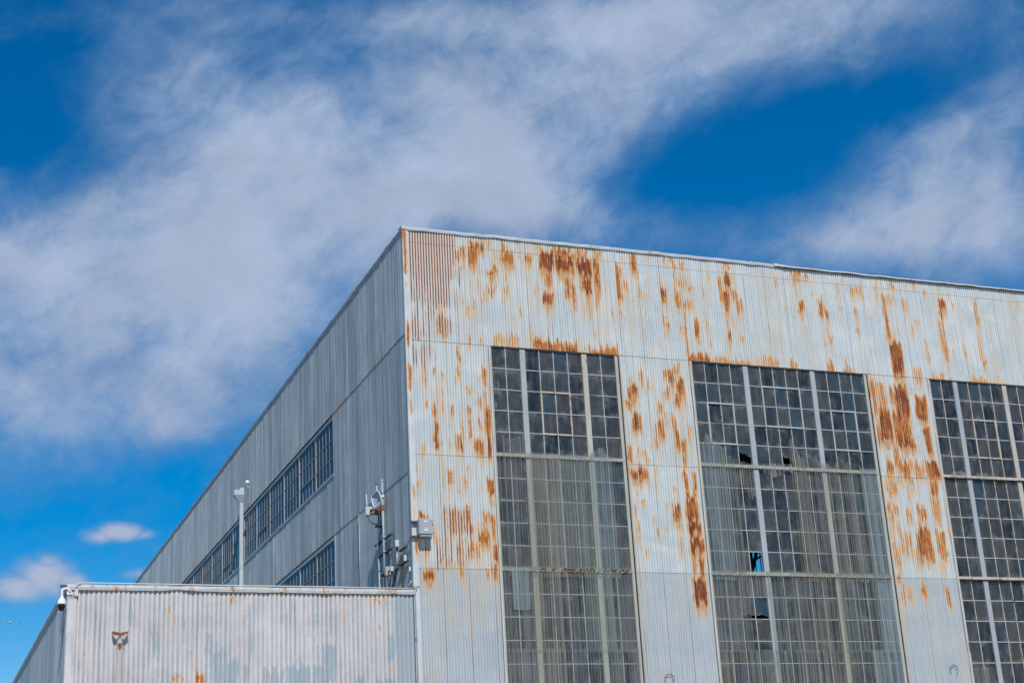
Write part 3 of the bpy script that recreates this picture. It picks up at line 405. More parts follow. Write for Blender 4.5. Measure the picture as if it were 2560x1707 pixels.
def ribbon(z0, z1, n):
    protos = [side_window(z0, z1, False), side_window(z0, z1, True)]
    order = [0, 1, 0, 0, 1, 0, 0, 1, 0, 0, 1, 0, 1, 0, 0, 0, 1, 0, 0, 1, 0, 0, 1, 0]
    used = set()
    for i in range(n):
        p = protos[order[i]]
        if order[i] in used:
            c = p.copy(); COL.objects.link(c); c.parent = hangar
            for ch in p.children:
                d = ch.copy(); COL.objects.link(d); d.parent = c
            p = c
        used.add(order[i]); p.location.y = 2.115*i
    e = 7.27+2.115*n
    MB().box(-.036, .06, 7.20, e, z0-.03, z0+.04).build('window_sill', M['trim'], hangar)
    MB().box(-.005, .08, 7.27, e, z1-.15, z1-.07).box(.03, .1, 7.27, e, z1-.07, z1).build('window_head', M['trim'], hangar)
    MB().box(-.02, .06, 7.20, 7.27, z0, z1-.03).build('window_jamb', M['trim'], hangar)
ribbon(13.20, 15.06, 24); ribbon(9.65, 11.46, 24)
# ---- front windows
ROWS = [14.835, 14.26, 13.69, 13.125, 12.56, 11.985]; R2 = [11.915, 11.35, 10.78, 10.205, 9.635, 9.075]; R3 = [9.005, 8.43, 7.86, 7.29, 6.722, 6.15]; R4 = [6.09, 5.52, 4.95, 4.38, 3.81, 3.24]; R5 = [3.18, 2.61, 2.04, 1.47, .9, .33]
TIERS = [ROWS, R2, R3, R4, R5]
def jag(n, a, s): return rng.uniform(-a, a, n)+np.interp(np.arange(n), np.linspace(0, n, 7), rng.normal(0, s, 7))
def fibsheet(win, mat, x0, x1, top, bot, y, jt=.012, jb=.012):
    """one corrugated translucent sheet; top/bot are heights (number or [(x,z)...] broken profile)"""
    n = max(4, int((x1-x0)/WAVE*8)+1); xs = np.linspace(x0, x1, n); cw = np.cos(2*PI*xs/WAVE)
    ev = lambda t: np.interp(xs, *zip(*t)) if isinstance(t, list) else np.full(n, float(t))
    zt = ev(top); zb = ev(bot)
    if isinstance(top, list): zt = zt+jag(n, jt, .03)
    else: zt = zt+jag(n, .004, .006)
    if isinstance(bot, list): zb = zb+jag(n, jb, .03)
    else: zb = zb+jag(n, .004, .006)
    zt = np.maximum(zt, zb+.005); V = []
    K = 5
    for k in range(K): V.append(np.stack([xs, y-.007*(1+cw), zb+(zt-zb)*k/(K-1)], -1))
    V = np.stack(V); idx = np.arange(K*n).reshape(K, n); F = np.stack([idx[:-1,:-1], idx[:-1,1:], idx[1:,1:], idx[1:,:-1]], -1).reshape(-1, 4)
    return link('fibreglass_sheet', npmesh('fibreglass_sheet', V.reshape(-1, 3), F, dict(wave=np.tile(cw, K))), M[mat], win)
DARK = [(9.06, 7.575), (12.55, 13.975), (13.34, 12.27), (12.16, 12.27), (9.46, 7.0), (11.6, 9.35), (5.55, 6.4)]
CUTS = [(9.46, 12.27, .32, .58), (10.82, 12.27, .42, .70), (9.06, 8.145, .80, .80), (9.46, 8.145, .80, .84)]      # panes with the lower part broken out
def front_window(x0, x1, m1, m2, cols, sashes, holes, rust, mullmats):
    f = MB().box(x0, x0+.045, .0, .10, .3, 14.86).box(x1-.085, x1, .0, .10, .3, 14.86)
    f.box(x0+.045, x1-.085, .052, .10, 14.84, 14.90)
    w = f.build('window', M['mullrust' if rust else 'mullcream'], hangar)
    MB().box(x1+.012, x1+.045, -.004, .05, .3, 14.84).build('jamb_gap', M['darkgap'], w)
    MB().box(x0-.035, x0-.002, -.022, .03, .3, 14.85, .004).build('jamb_trim', M['corner'], w)
    MB().box(x1+.03, x1+.06, -.03, .03, .3, 14.85, .004).build('jamb_trim', M['trimrust'], w)
    secs = [(x0+.045, m1[0]), (m1[1], m2[0]), (m2[1], x1-.085)]
    for (a, b), mm, lowmat in zip((m1, m2), mullmats, ('mullcream', 'mullcream') if x0 < 5 else ('mull', 'mullcream')):
        for k, T in enumerate(TIERS):
            q = MB().box(a, b, -.004, .095, T[-1]+.0, T[0]-.03, .006)
            z = T[0]-.25
            while z > T[-1]+.1:
                q.lathe((a+.075, -.004, z), [(.012, 0), (.010, -.007), (0, -.009)], 6, 'y'); z -= .38
            q.build('mullion', M[mm if k == 0 else (mm if rust else lowmat)], w)
    bars = MB(); V = []; F = []; sh = []; ed = []
    for T in TIERS:
        for (a, b), nc in zip(secs, cols):
            cw = (b-a)/nc
            for k in range(1, nc): bars.box(a+cw*k-.0105, a+cw*k+.0105, .030, .066, T[-1], T[0])
            for z in T[1:-1]: bars.box(a, b, .034, .064, z-.0105, z+.0105)
            for k in range(nc):
                for j in range(5):
                    xc = a+cw*(k+.5); zc = (T[j]+T[j+1])/2
                    if any(abs(xc-hx) < .15 and abs(zc-hz) < .2 for hx, hz in holes): continue
                    cut = next((c for c in CUTS if abs(xc-c[0]) < .15 and abs(zc-c[1]) < .2), None)
                    tx, tz = random.gauss(0, .006), random.gauss(0, .006); s_ = min(1, max(0, random.gauss(.58, .27))) if random.random() > .12 else random.uniform(0, .12)
                    if any(abs(xc-hx) < .15 and abs(zc-hz) < .2 for hx, hz in DARK): s_ = 0.0
                    G = 5; q = len(V)
                    for gz in range(G):
                        for gx in range(G):
                            u, v = gx/(G-1), gz/(G-1); zlo = T[j+1] if not cut else T[j]-(T[j]-T[j+1])*(cut[2]+(cut[3]-cut[2])*u+.05*math.sin(9*u)); V.append((a+cw*(k+u), .048+tx*(u-.5)*2+tz*(v-.5)*2, zlo+(T[j]-zlo)*v)); sh.append(s_); ed.append(1-2*min(u, 1-u, v, 1-v))
                    for gz in range(G-1):
                        for gx in range(G-1): i = q+gz*G+gx; F.append((i, i+1, i+G+1, i+G))
    bars.build('glazing_bars', M['muntrust' if rust else 'munt'], w)
    link('panes', npmesh('panes', np.array(V), np.array(F), dict(shade=sh, edge=ed), False), M['glass'], w)
    for a, b, c, d, mt in sashes:
        s_ = MB().box(a-.022, b+.022, .012, .06, d-.022, d+.022, .004).box(a-.022, b+.022, .012, .06, c-.022, c+.022, .004)
        s_.box(a-.02, a+.018, .014, .06, c, d).box(b-.018, b+.02, .014, .06, c, d); s_.build('vent_sash', M[mt], w)
    for T, Tn in zip(TIERS[:-1], TIERS[1:]):
        z = T[-1]; MB().box(x0+.02, x1-.04, -.012, .095, Tn[0]-.005, z+.012, .006).build('transom', M['muntrust' if rust else 'mullcream'], w)
        xs = np.arange(x0+.06, x1-.08, WAVE); c = MB()
        for x in xs:
            h = random.uniform(.016, .034); c.lathe((x, -.028, Tn[0]-.012), [(.0, h), (.02, h*.75), (random.uniform(.025, .034), 0), (.018, -h*.8), (0, -h)], 6)
        c.build('closure_strip', M['darkgap' if rust and Tn is not R4 else 'closure'], w)
    return w
w1 = front_window(2.24, 5.88, (3.07, 3.222), (4.828, 4.975), (2, 4, 2), [(3.62, 4.425, 12.56, 13.69, 'muntrust')], [], False, ('mull', 'mullrust'))
w2 = front_window(8.06, 13.67, (9.672, 9.83), (11.812, 11.962), (4, 5, 4), [(8.475, 9.262, 12.56, 13.69, 'munt'), (10.23, 11.41, 13.125, 14.26, 'munt'), (12.36, 13.15, 12.56, 13.69, 'munt')],
    [(9.46, 9.355)], False, ('mull', 'mull'))
w3 = front_window(15.79, 19.43, (16.63, 16.782), (18.38, 18.53), (2, 4, 2), [(17.17, 17.94, 12.56, 13.69, 'muntrust')], [], True, ('mull', 'mullrust'))
# sheets over the first window
Y1, Y2, Y3 = -.014, -.030, -.046
fibsheet(w1, 'fib_clear', 2.30, 2.52, [(2.30,13.90),(2.36,13.92),(2.45,13.88),(2.47,13.7),(2.52,13.68)], [(2.30,13.70),(2.4,13.52),(2.5,13.48),(2.52,13.52)], Y1)
fibsheet(w1, 'fib_clear', 2.29, 2.36, [(2.29,13.36),(2.33,13.34),(2.36,13.24)], [(2.29,13.17),(2.36,13.2)], Y1)
fibsheet(w1, 'fib_grey', 2.45, 3.08, [(2.45,12.48),(2.50,12.42),(2.56,12.38),(2.62,12.40),(2.72,12.33),(2.78,12.36),(2.85,12.40),(2.97,12.42),(3.05,12.50),(3.08,12.36)], 8.86, Y1)
fibsheet(w1, 'fib_grey', 2.28, 2.47, 12.02, 8.86, Y2)
fibsheet(w1, 'fib_cream', 3.05, 4.0, 12.03, 8.85, Y2)
fibsheet(w1, 'fib_green', 3.95, 4.9, 12.03, 8.86, Y1)
fibsheet(w1, 'fib_blue', 4.86, 5.46, [(4.86,12.1),(5.02,12.14),(5.08,12.24),(5.2,12.24),(5.24,12.30),(5.3,12.12),(5.36,12.02),(5.46,12.02)], 8.86, Y2)
fibsheet(w1, 'fib_grey', 5.40, 5.80, [(5.40,12.54),(5.6,12.54),(5.8,12.55)], 8.86, Y1)
for x0, x1, m, y in ((2.29, 3.1, 'fib_grey', Y1), (3.06, 3.8, 'fib_cream', Y2), (3.76, 4.5, 'fib_grey', Y1), (4.46, 5.2, 'fib_green', Y2), (5.14, 5.81, 'fib_grey', Y1)):
    fibsheet(w1, m, x0, x1, 9.12, 7.0, y); fibsheet(w1, m, x0, x1, 7.08, 3.2, y-.016)
fibsheet(w1, 'fib_blue', 2.5, 2.95, 9.05, 8.02, Y3)
# and over the middle window, several of them broken
fibsheet(w2, 'fib_blue', 8.10, 8.82, [(8.10,12.54),(8.22,12.56),(8.30,12.84),(8.36,12.78),(8.42,12.72),(8.48,12.74),(8.52,12.55),(8.72,12.52),(8.82,12.40)], 8.86, Y1)
fibsheet(w2, 'fib_green', 8.70, 9.12, [(8.70,12.44),(8.82,12.42),(8.90,12.28),(8.97,12.24),(9.02,12.12),(9.12,12.10)], [(8.70,8.86),(9.12,8.86)], Y2)
fibsheet(w2, 'fib_cream', 8.98, 9.66, [(8.98,12.2),(9.1,12.12),(9.2,12.12),(9.3,12.05),(9.4,12.1),(9.5,12.08),(9.6,12.06),(9.66,12.02)], [(8.98,9.0),(9.06,9.2),(9.12,10.9),(9.2,11.45),(9.3,11.36),(9.36,11.28),(9.45,11.05),(9.52,10.98),(9.6,11.1),(9.66,11.2)], Y1)
fibsheet(w2, 'fib_clear', 9.66, 10.85, 12.05, [(9.66,11.9),(9.85,11.86),(9.95,11.74),(10.1,11.70),(10.2,11.62),(10.3,11.70),(10.42,11.72),(10.6,11.82),(10.85,11.85)], Y2)
fibsheet(w2, 'fib_cream', 10.80, 11.28, [(10.80,12.02),(10.84,12.74),(10.90,12.80),(11.0,12.72),(11.08,12.56),(11.16,12.3),(11.28,12.24)], 8.86, Y1)
fibsheet(w2, 'fib_grey', 11.20, 12.02, [(11.20,12.44),(11.34,12.48),(11.46,12.42),(11.56,12.30),(11.66,12.36),(11.76,12.2),(11.9,12.14),(12.02,12.1)], 8.86, Y2)
fibsheet(w2, 'fib_cream', 11.98, 12.7, [(11.98,12.2),(12.08,12.08),(12.2,12.04),(12.36,12.30),(12.44,12.34),(12.52,12.28),(12.6,12.18),(12.7,12.06)], 8.86, Y1)
fibsheet(w2, 'fib_green', 12.62, 13.1, [(12.62,12.2),(12.74,12.22),(12.82,12.16),(12.92,12.10),(13.0,12.16),(13.1,12.0)], 8.86, Y2)
fibsheet(w2, 'fib_blue', 13.04, 13.58, 12.05, 8.86, Y1)
fibsheet(w2, 'fib_grey', 8.10, 9.0, 9.14, 7.0, Y1); fibsheet(w2, 'fib_cream', 8.9, 9.12, 9.14, 7.0, Y2)
fibsheet(w2, 'fib_clear', 9.06, 9.78, 9.12, [(9.06,8.5),(9.14,8.46),(9.25,8.42),(9.36,8.44),(9.46,8.40),(9.56,8.44),(9.7,8.42),(9.78,8.4)], Y1)
for x0, x1, m, y in ((9.72, 10.5, 'fib_grey', Y2), (10.42, 11.2, 'fib_cream', Y1), (11.12, 11.95, 'fib_cream', Y2), (11.9, 12.5, 'fib_green', Y1), (12.44, 13.1, 'fib_grey', Y2), (13.04, 13.58, 'fib_blue', Y1)):
    fibsheet(w2, m, x0, x1, 9.13, 7.0, y)
for x0, x1, m, y in ((8.10, 9.0, 'fib_cream', Y2), (8.94, 9.8, 'fib_green', Y3), (9.74, 10.5, 'fib_grey', Y2), (10.42, 11.2, 'fib_grey', Y3), (11.12, 11.95, 'fib_cream', Y2), (11.9, 12.7, 'fib_green', Y3), (12.64, 13.58, 'fib_blue', Y2)):
    fibsheet(w2, m, x0, x1, 7.06, 3.2, y)
fibsheet(w3, 'fib_clear', 16.05, 16.62, [(16.05,12.06),(16.2,12.1),(16.4,12.1),(16.62,12.08)], 11.92, Y1)
fibsheet(w3, 'fib_clear', 16.95, 17.35, 12.10, 11.9, Y1)
fibsheet(w3, 'fib_grey', 15.84, 16.5, 6.6, 3.2, Y1)
# nest-like debris caught on the first window's lower transom
d = MB()
for x0, x1, n in ((3.26, 3.46, 16), (3.56, 3.72, 12), (3.86, 4.5, 60), (4.52, 4.78, 20), (5.2, 5.7, 38), (5.0, 5.2, 8)):
    for _ in range(n):
        x = random.uniform(x0, x1); z = 9.04+random.gauss(0, .028); r = random.uniform(.012, .03)
        d.lathe((x, -.045+random.uniform(-.01, .01), z), [(0, r), (r*.9, r*.3), (r*.7, -r*.5), (0, -r)], 5)
d.build('debris', M['debris'], w1)
# steelwork just inside the broken pane of the middle window
st = MB(); 
def member(p, q, w):
    p, q = Vector(p), Vector(q); t = (q-p).normalized(); a = t.cross(Vector((0,1,0))).normalized()*w/2; b = t.cross(a).normalized()*w/2
    st.add([p-a-b, p+a-b, p+a+b, p-a+b, q-a-b, q+a-b, q+a+b, q-a+b], [(0,1,2,3),(7,6,5,4),(0,4,5,1),(1,5,6,2),(2,6,7,3),(3,7,4,0)])
member((9.72, .75, 0), (9.70, .75, 17.7), .12); member((9.74, .75, 9.25), (10.3, .75, 10.8), .07); member((9.74, .75, 9.5), (10.6, .75, 9.95), .03)
st.build('steel_column', M['steel'], hangar)
# patched round holes in two piers
for x, z in ((6.586, 6.327), (15.184, 6.527)):
    r = .128; MB().tube([(x+r*math.cos(a)*(1+.03*math.sin(3*a)), -.048, z+r*math.sin(a)) for a in np.linspace(-.9, PI+.75, 37)], [.009 if 9 < k < 26 else .006 for k in range(37)], 6).build('round_cut', M['steel'], hangar)
# ================================================================== ANNEX
AS = Stain(ARUST, -8.4, .3, 5.2, 8.6, .05, .09); AP = Stain(PAINT, -8.4, .3, 5.2, 8.6, .04, .07, True); AK = dict(rust=AS, paint=AP, WAVE=.107, AMP=.032)
annex = empty('low_annex', (-4, 4, 0), 'low corrugated shed with streaky whitish overpaint, left of the hangar', 'shed')
AX0, AX1, AZ, AD = -8.03, -.03, 8.39, 32.0
corrugated('front_cladding', M['annex'], annex, AX0+.17, AX1-.02, np.concatenate([zr(0, 5.4, .9), zr(5.5, AZ, .05)]), -.010, phase=.02, nper=10, **AK)
flatA = MB()
def annexstrip(x0, x1, name):
    xs = np.linspace(x0, x1, 9); zs = zr(0, AZ, .1); Xg, Zg = np.meshgrid(xs, zs); P = np.stack([Xg, np.full_like(Xg, -.030), Zg], -1); E = P[:, :1].copy(); E[..., 1] += .16; P = np.concatenate([E, P], 1)
    m, n = P.shape[:2]; idx = np.arange(m*n).reshape(m, n); F = np.stack([idx[:-1,:-1], idx[:-1,1:], idx[1:,1:], idx[1:,:-1]], -1).reshape(-1, 4); xx = np.concatenate([[x0], xs])
    Zr = np.zeros(m*n); link(name, npmesh(name, P.reshape(-1,3), F, dict(rust=AS(P[..., 0], P[..., 2]), stripe=Zr, paint=AP(P[..., 0], P[..., 2])+.1, wave=Zr, tint=Zr+.3, joint=Zr), False), M['annex'], annex)
annexstrip(AX0-.01, AX0+.19, 'corner_trim')
corrugated('side_cladding', M['side'], annex, .02, AD, zr(0, AZ, 1.0), .004, axis='side', base=AX0, nper=6, phase=.05)
corrugated('back_cladding', M['side'], annex, AX0, AX1, zr(0, AZ, 3), 0, base=AD, nper=4)
fl = MB(); n = 90; xs = np.linspace(AX0-.03, -.01, n); V = []; F = []
w_ = np.interp(xs, np.linspace(-8.1, 0, 34), rng.normal(0, .006, 34)); sag = .02*np.exp(-((xs+5.55)/.35)**2)
for x, a, s_ in zip(xs, w_, sag): V += [(x, .2, 8.482+a*.4), (x, -.055+a, 8.480+a*.4), (x, -.070+a, 8.42), (x, -.064+a*1.5-s_*.5, 8.358+a*.8+s_), (x, -.052+a*1.5, 8.362+a*.8+s_)]
for i in range(n-1):
    for k in range(4): F.append((5*i+k, 5*i+k+1, 5*i+6+k, 5*i+5+k))
fl.add(V, F); fl.box(-6.17, -6.10, -.085, -.06, 8.375, 8.475, .004).box(-3.3, -3.22, -.085, -.06, 8.37, 8.47, .004).box(-.62, -.48, -.083, -.06, 8.375, 8.455, .004); fl.lathe((-5.33, -.078, 8.40), [(.05, 0), (.035, -.02), (0, -.026)], 10, 'y')
fl.build('roof_flashing', M['flashrust'], annex)
MB().box(AX0-.045, AX0-.014, .0, AD+.05, 8.36, 8.42).box(AX0-.06, AX0+.06, .0, AD+.05, 8.42, 8.465).add([(AX0-.16,-.05,8.475),(AX0+.02,-.05,8.46),(AX0+.02,.3,8.46),(AX0-.16,.3,8.475),(AX0-.16,-.05,8.485),(AX0+.02,-.05,8.475),(AX0+.02,.3,8.475),(AX0-.16,.3,8.485)], [(0,3,2,1),(4,5,6,7),(0,1,5,4),(1,2,6,5),(2,3,7,6),(3,0,4,7)]).build('side_flashing', M['flashrust'], annex)
MB().box(AX0+.02, AX1-.01, .03, AD, 8.34, 8.44).build('roof', M['roof'], annex)
# ================================================================== THINGS ON THE WALLS
# white conduit run along the annex roof edge
t = empty('roof_conduit', (-4, -.07, 8.5), 'thin pale conduit running along the top edge of the low shed', 'conduit')
mb = MB().tube([(-7.87, -.085, 8.40), (-7.86, -.085, 8.445), (-7.82, -.08, 8.485), (-7.74, -.07, 8.507), (-7.6, -.065, 8.512), (-6, -.06, 8.510), (-4.2, -.06, 8.504), (-2.4, -.06, 8.508), (-.10, -.06, 8.500)], .016, 8); mb.build('pipe', M['offwhite'], t)
mb = MB()
for x in (-7.2, -6.0, -4.55, -3.25, -1.7, -.5): mb.box(x-.012, x+.012, -.085, -.03, 8.48, 8.535, .003)
mb.build('pipe_clip', M['galvgrey'], t)
# conduit down the joint between shed and hangar
t = empty('corner_conduit', (-.015, -.05, 4), 'thin grey vertical conduit in the joint between low shed and hangar', 'conduit')
MB().tube([(-.012, -.075, 0), (-.012, -.075, 8.30), (-.012, -.085, 8.40), (-.012, -.085, 8.54)], .014, 8).build('pipe', M['galvgrey'], t)
MB().box(-.045, .03, -.105, -.04, 8.50, 8.57, .006).box(-.04, .10, -.06, -.036, 8.555, 8.57).build('junction_fitting', M['trimrust'], t)
MB().box(-.035, .012, -.095, -.03, 7.30, 7.33).box(-.035, .012, -.095, -.03, 5.3, 5.33).build('pipe_clip', M['galvgrey'], t)
# pole leaning from the shed roof to the hangar's corner
t = empty('slanting_pole', (-.3, .5, 8.5), 'short white pole slanting from the shed roof to the hangar corner', 'pole')
MB().tube([(-.03, .80, 8.47), (-.06, .06, 8.70)], .017, 8).build('pole', M['offwhite'], t)
MB().tube([(-.04, 1.35, 8.47), (-.05, .20, 8.69)], .008, 6).build('stay_wire', M['galvgrey'], t)
# dome camera
t = empty('security_camera', (-8.0, -.05, 8.3), 'white dome security camera hanging from a curved arm at the shed corner', 'camera')
MB().box(-8.06, -7.955, -.055, -.032, 8.24, 8.385, .006).build('wall_plate', M['white'], t)
cx, cy = -8.165, -.10
MB().tube([(-8.0, -.05, 8.31)]+[(-8.0-.083+.083*math.cos(a), -.06-.02*math.sin(a/2), 8.31+.07*math.sin(a)) for a in np.linspace(.25, PI-.15, 10)]+[(cx, cy, 8.24), (cx, cy, 8.19)], .026, 14).build('arm', M['white'], t)
MB().lathe((cx, cy, 0), [(.030, 8.225), (.034, 8.205), (.034, 8.19), (.052, 8.165), (.082, 8.115), (.095, 8.075), (.097, 8.045), (.100, 8.035), (.100, 8.025), (.085, 8.02), (0, 8.02)], 28).build('housing', M['white'], t)
MB().lathe((cx, cy, 8.02), [(.083, .003)]+[(.083*math.cos(a), -.045-.10*math.sin(a)) for a in np.linspace(0, PI/2, 9)], 28).build('camera_dome', M['smoked'], t)
MB().tube([(-8.06, -.06, 8.28), (-8.10, -.075, 8.19), (-8.13, -.08, 8.20)], .007, 6).build('cable', M['black'], t)
t = empty('junction_box', (-7.845, -.06, 8.28), 'small pale junction box beside the dome camera on the shed', 'junction box')
MB().box(-7.895, -7.815, -.085, -.03, 8.215, 8.355, .006).build('box', M['offwhite'], t)
MB().tube([(-7.89, -.06, 8.255), (-7.95, -.06, 8.235), (-8.0, -.055, 8.26)], .006, 6).tube([(-7.89, -.055, 8.235), (-7.95, -.06, 8.19), (-8.02, -.055, 8.21)], .005, 6).build('cable', M['steel'], t)
# rusty leader head on a flattened downpipe on the shed front
t = empty('rusty_downpipe', (-6.89, -.1, 4), 'old downpipe with torn rusty flared top on the whitish shed wall', 'downpipe')
px = -6.895
MB().box(px-.063, px+.063, -.137, -.06, 0, 7.22, .022).build('pipe', M['pinkpipe'], t)
MB().add([(px-.063,-.1375,7.20),(px+.063,-.1375,7.20),(px,-.139,7.345),(px-.063,-.12,7.20),(px+.063,-.12,7.20),(px,-.12,7.345)], [(0,1,2),(5,4,3),(0,2,5,3),(1,4,5,2),(0,3,4,1)]).build('pipe_tip', M['pinkpipe'], t)
o_ = [(-.050,7.165),(-.02,7.175),(.012,7.168),(.044,7.172),(.050,7.13),(.030,7.10),(.036,7.06),(.008,7.045),(.004,6.99),(-.010,7.05),(-.036,7.06),(-.030,7.10),(-.052,7.12)]; k_ = len(o_)
MB().add([(px+x, -.1405, z) for x, z in o_]+[(px+x, -.135, z) for x, z in o_], [tuple(range(k_))]+[(i, k_+i, k_+(i+1) % k_, (i+1) % k_) for i in range(k_)]).build('rust_patch', M['rustmetal'], t)
def wing(sgn):
    a = [(px+.0*sgn, 7.335), (px+.0*sgn, 7.395), (px+.04*sgn, 7.405), (px+.172*sgn, 7.428), (px+.172*sgn, 7.392), (px+.10*sgn, 7.355), (px+.05*sgn, 7.345)]
    V = [(x, -.185-.02*abs(x-px)/.17, z) for x, z in a]+[(x, -.165+.10*abs(x-px)/.17, z+.004) for x, z in a]; k = len(a)
    F = [tuple(range(k)), tuple(range(2*k-1, k-1, -1))]+[(i, k+i, k+(i+1) % k, (i+1) % k) for i in range(k)]
    return V, F
mb = MB(); mb.add(*wing(-1)); mb.add(*wing(1)); mb.build('flared_top', M['rustmetal'], t)
for sgn in (-1, 1):
    f_ = [(.0, 7.340), (.035, 7.345), (.075, 7.285), (.108, 7.232), (.070, 7.258), (.030, 7.305)]
    MB().add([(px+x*sgn, -.165-.25*x, z) for x, z in f_]+[(px+x*sgn, -.155-.25*x, z-.004) for x, z in f_], [tuple(range(6)), tuple(range(11, 5, -1))]+[(k, 6+k, 6+(k+1) % 6, (k+1) % 6) for k in range(6)]).build('torn_flap', M['pinkpipe'], t)
MB().box(px-.03, px+.03, -.165, -.06, 7.30, 7.39, .01).build('pipe_neck', M['pinkpipe'], t)
# square downpipe with leader head on the side wall
t = empty('square_downpipe', (-.1, 20.1, 9), 'grey square downpipe with hopper head on the hangar side wall', 'downpipe')
MB().box(-.166, -.024, 20.0, 20.13, 8.0, 15.44, .01).box(-.172, -.02, 19.995, 20.135, 15.42, 15.47, .006).build('pipe', M['downpipe'], t)
h = MB(); a = (-.178, -.02, 19.99, 20.14); b = (-.40, -.02, 19.86, 20.22)
V = [(x, y, z) for (x0, x1, y0, y1), z in ((a, 15.47), (b, 15.73), (b, 15.91)) for x, y in ((x0,y0),(x1,y0),(x1,y1),(x0,y1))]
h.add(V, [(0,3,2,1)]+[(4*k+i, 4*k+(i+1) % 4, 4*k+4+(i+1) % 4, 4*k+4+i) for k in (0, 1) for i in range(4)]+[(8,9,10,11)]); h.build('hopper_head', M['downpipe'], t)
MB().box(-.17, -.02, 19.95, 20.15, 15.91, 16.02, .01).build('inlet_spout', M['downpipe'], t)
MB().box(-.18, -.02, 19.99, 20.14, 13.05, 13.10).box(-.18, -.02, 19.99, 20.14, 10.5, 10.55).build('strap', M['trim'], t)
# small globe on a bracket above the ribbon window
t = empty('wall_lamp', (-.1, 18.4, 15.7), 'small white globe on a bracket high on the hangar side wall', 'lamp')
MB().lathe((-.20, 18.5, 15.84), [(.001, .085)]+[(.085*math.cos(a), .085*math.sin(a)) for a in np.linspace(1.3, -1.3, 12)]+[(0, -.085)], 16).build('globe', M['white'], t)
MB().tube([(-.02, 18.5, 15.60), (-.10, 18.5, 15.60), (-.18, 18.5, 15.66), (-.20, 18.5, 15.77)], .02, 8).build('bracket', M['galvgrey'], t)
# thin conduit on the side wall
t = empty('side_conduit', (-.03, 4.59, 9), 'thin vertical conduit on the hangar side wall left of the mast', 'conduit')
MB().tube([(-.035, 4.60, 8.4), (-.035, 4.60, 11.42)], .014, 8).build('pipe', M['galvgrey'], t)
MB().box(-.06, -.015, 4.575, 4.625, 10.34, 10.40, .004).box(-.05, -.015, 4.575, 4.625, 11.38, 11.42, .004).build('pipe_clip', M['galvgrey'], t)
# antenna mast and what hangs on it
t = empty('antenna_mast', (-.12, 2.05, 8.5), 'blue-grey steel antenna mast strapped to struts on the hangar side wall', 'mast')
MB().tube([(-.12, 2.055, 8.4), (-.12, 2.053, 11.72)], .028, 14).build('pole', M['galv'], t)
MB().lathe((-.12, 2.053, 11.66), [(.034, 0), (.034, .055), (.03, .065), (0, .065)], 14).build('pole_cap', M['galv'], t)
for y0, y1, z in ((1.62, 3.05, 10.20), (1.66, 2.75, 9.835)):
    MB().box(-.075, -.022, y0, y1, z-.022, z+.022).build('strut', M['steel'], t)
    MB().box(-.155, -.06, 2.0, 2.11, z-.012, z+.012, .004).build('clamp', M['galvgrey'], t)
MB().lathe((-.12, 2.053, 11.30), [(.033, 0), (.033, .03)], 12).lathe((-.12, 2.053, 10.95), [(.033, 0), (.033, .02)], 12).lathe((-.12, 2.053, 9.66), [(.033, 0), (.033, .02)], 12).build('band', M['galvgrey'], t)
# dish
t = empty('dish_antenna', (-.3, 1.9, 11.2), 'small white dish antenna facing out from the mast top', 'antenna')
C0 = Vector((-.33, 1.93, 11.17)); nrm = Vector((-.90, -.36, -.08)).normalized(); e1 = Vector((.25, -.35, .9)); e1 = (e1-e1.dot(nrm)*nrm).normalized(); e2 = nrm.cross(e1)
V = []; F = []; nr, na = 6, 28
for i in range(nr):
    r = .24*i/(nr-1)
    for k in range(na):
        a = 2*PI*k/na; sq = (1/(abs(math.cos(a))+abs(math.sin(a))))**.55
        V.append(C0+r*sq*.92*math.cos(a)*e1+r*sq*.92*math.sin(a)*e2+nrm*(r*r*1.3-.075))
for i in range(nr-1):
    for k in range(na): F.append((i*na+k, i*na+(k+1) % na, (i+1)*na+(k+1) % na, (i+1)*na+k))
V2 = [v-nrm*.008 for v in V]; nV = len(V)
mb = MB().add(V, F, True).add(V2, [tuple(reversed(f)) for f in F], True); mb.build('dish', M['mesh'], t)
MB().tube([V[(nr-1)*na+k % na]-nrm*.004 for k in range(na+1)], .013, 6, False).build('rim', M['white'], t)
MB().tube([C0-nrm*.075, Vector((-.12, 2.02, 11.27))], .018, 8).box(-.16, -.09, 2.0, 2.1, 11.24, 11.31, .006).build('mount', M['white'], t)
MB().tube([C0-nrm*.07, C0+nrm*.14], [.008, .006], 6).lathe(C0+nrm*.14, [(0, .02), (.018, .01), (.018, -.01), (0, -.02)], 8).build('feed', M['white'], t)
# stub aerial with a black cap
t = empty('stub_aerial', (-.3, 1.95, 11.5), 'stubby grey aerial with black cap behind the white dish', 'antenna')
MB().lathe((-.30, 1.96, 11.40), [(.028, 0), (.028, .14)], 12).build('aerial_body', M['offwhite'], t)
MB().lathe((-.30, 1.96, 11.54), [(.036, 0), (.036, .02), (.02, .03), (0, .03)], 12).tube([(-.30, 1.96, 11.41), (-.2, 2.0, 11.36), (-.12, 2.03, 11.36)], .009, 6).build('cap', M['black'], t)
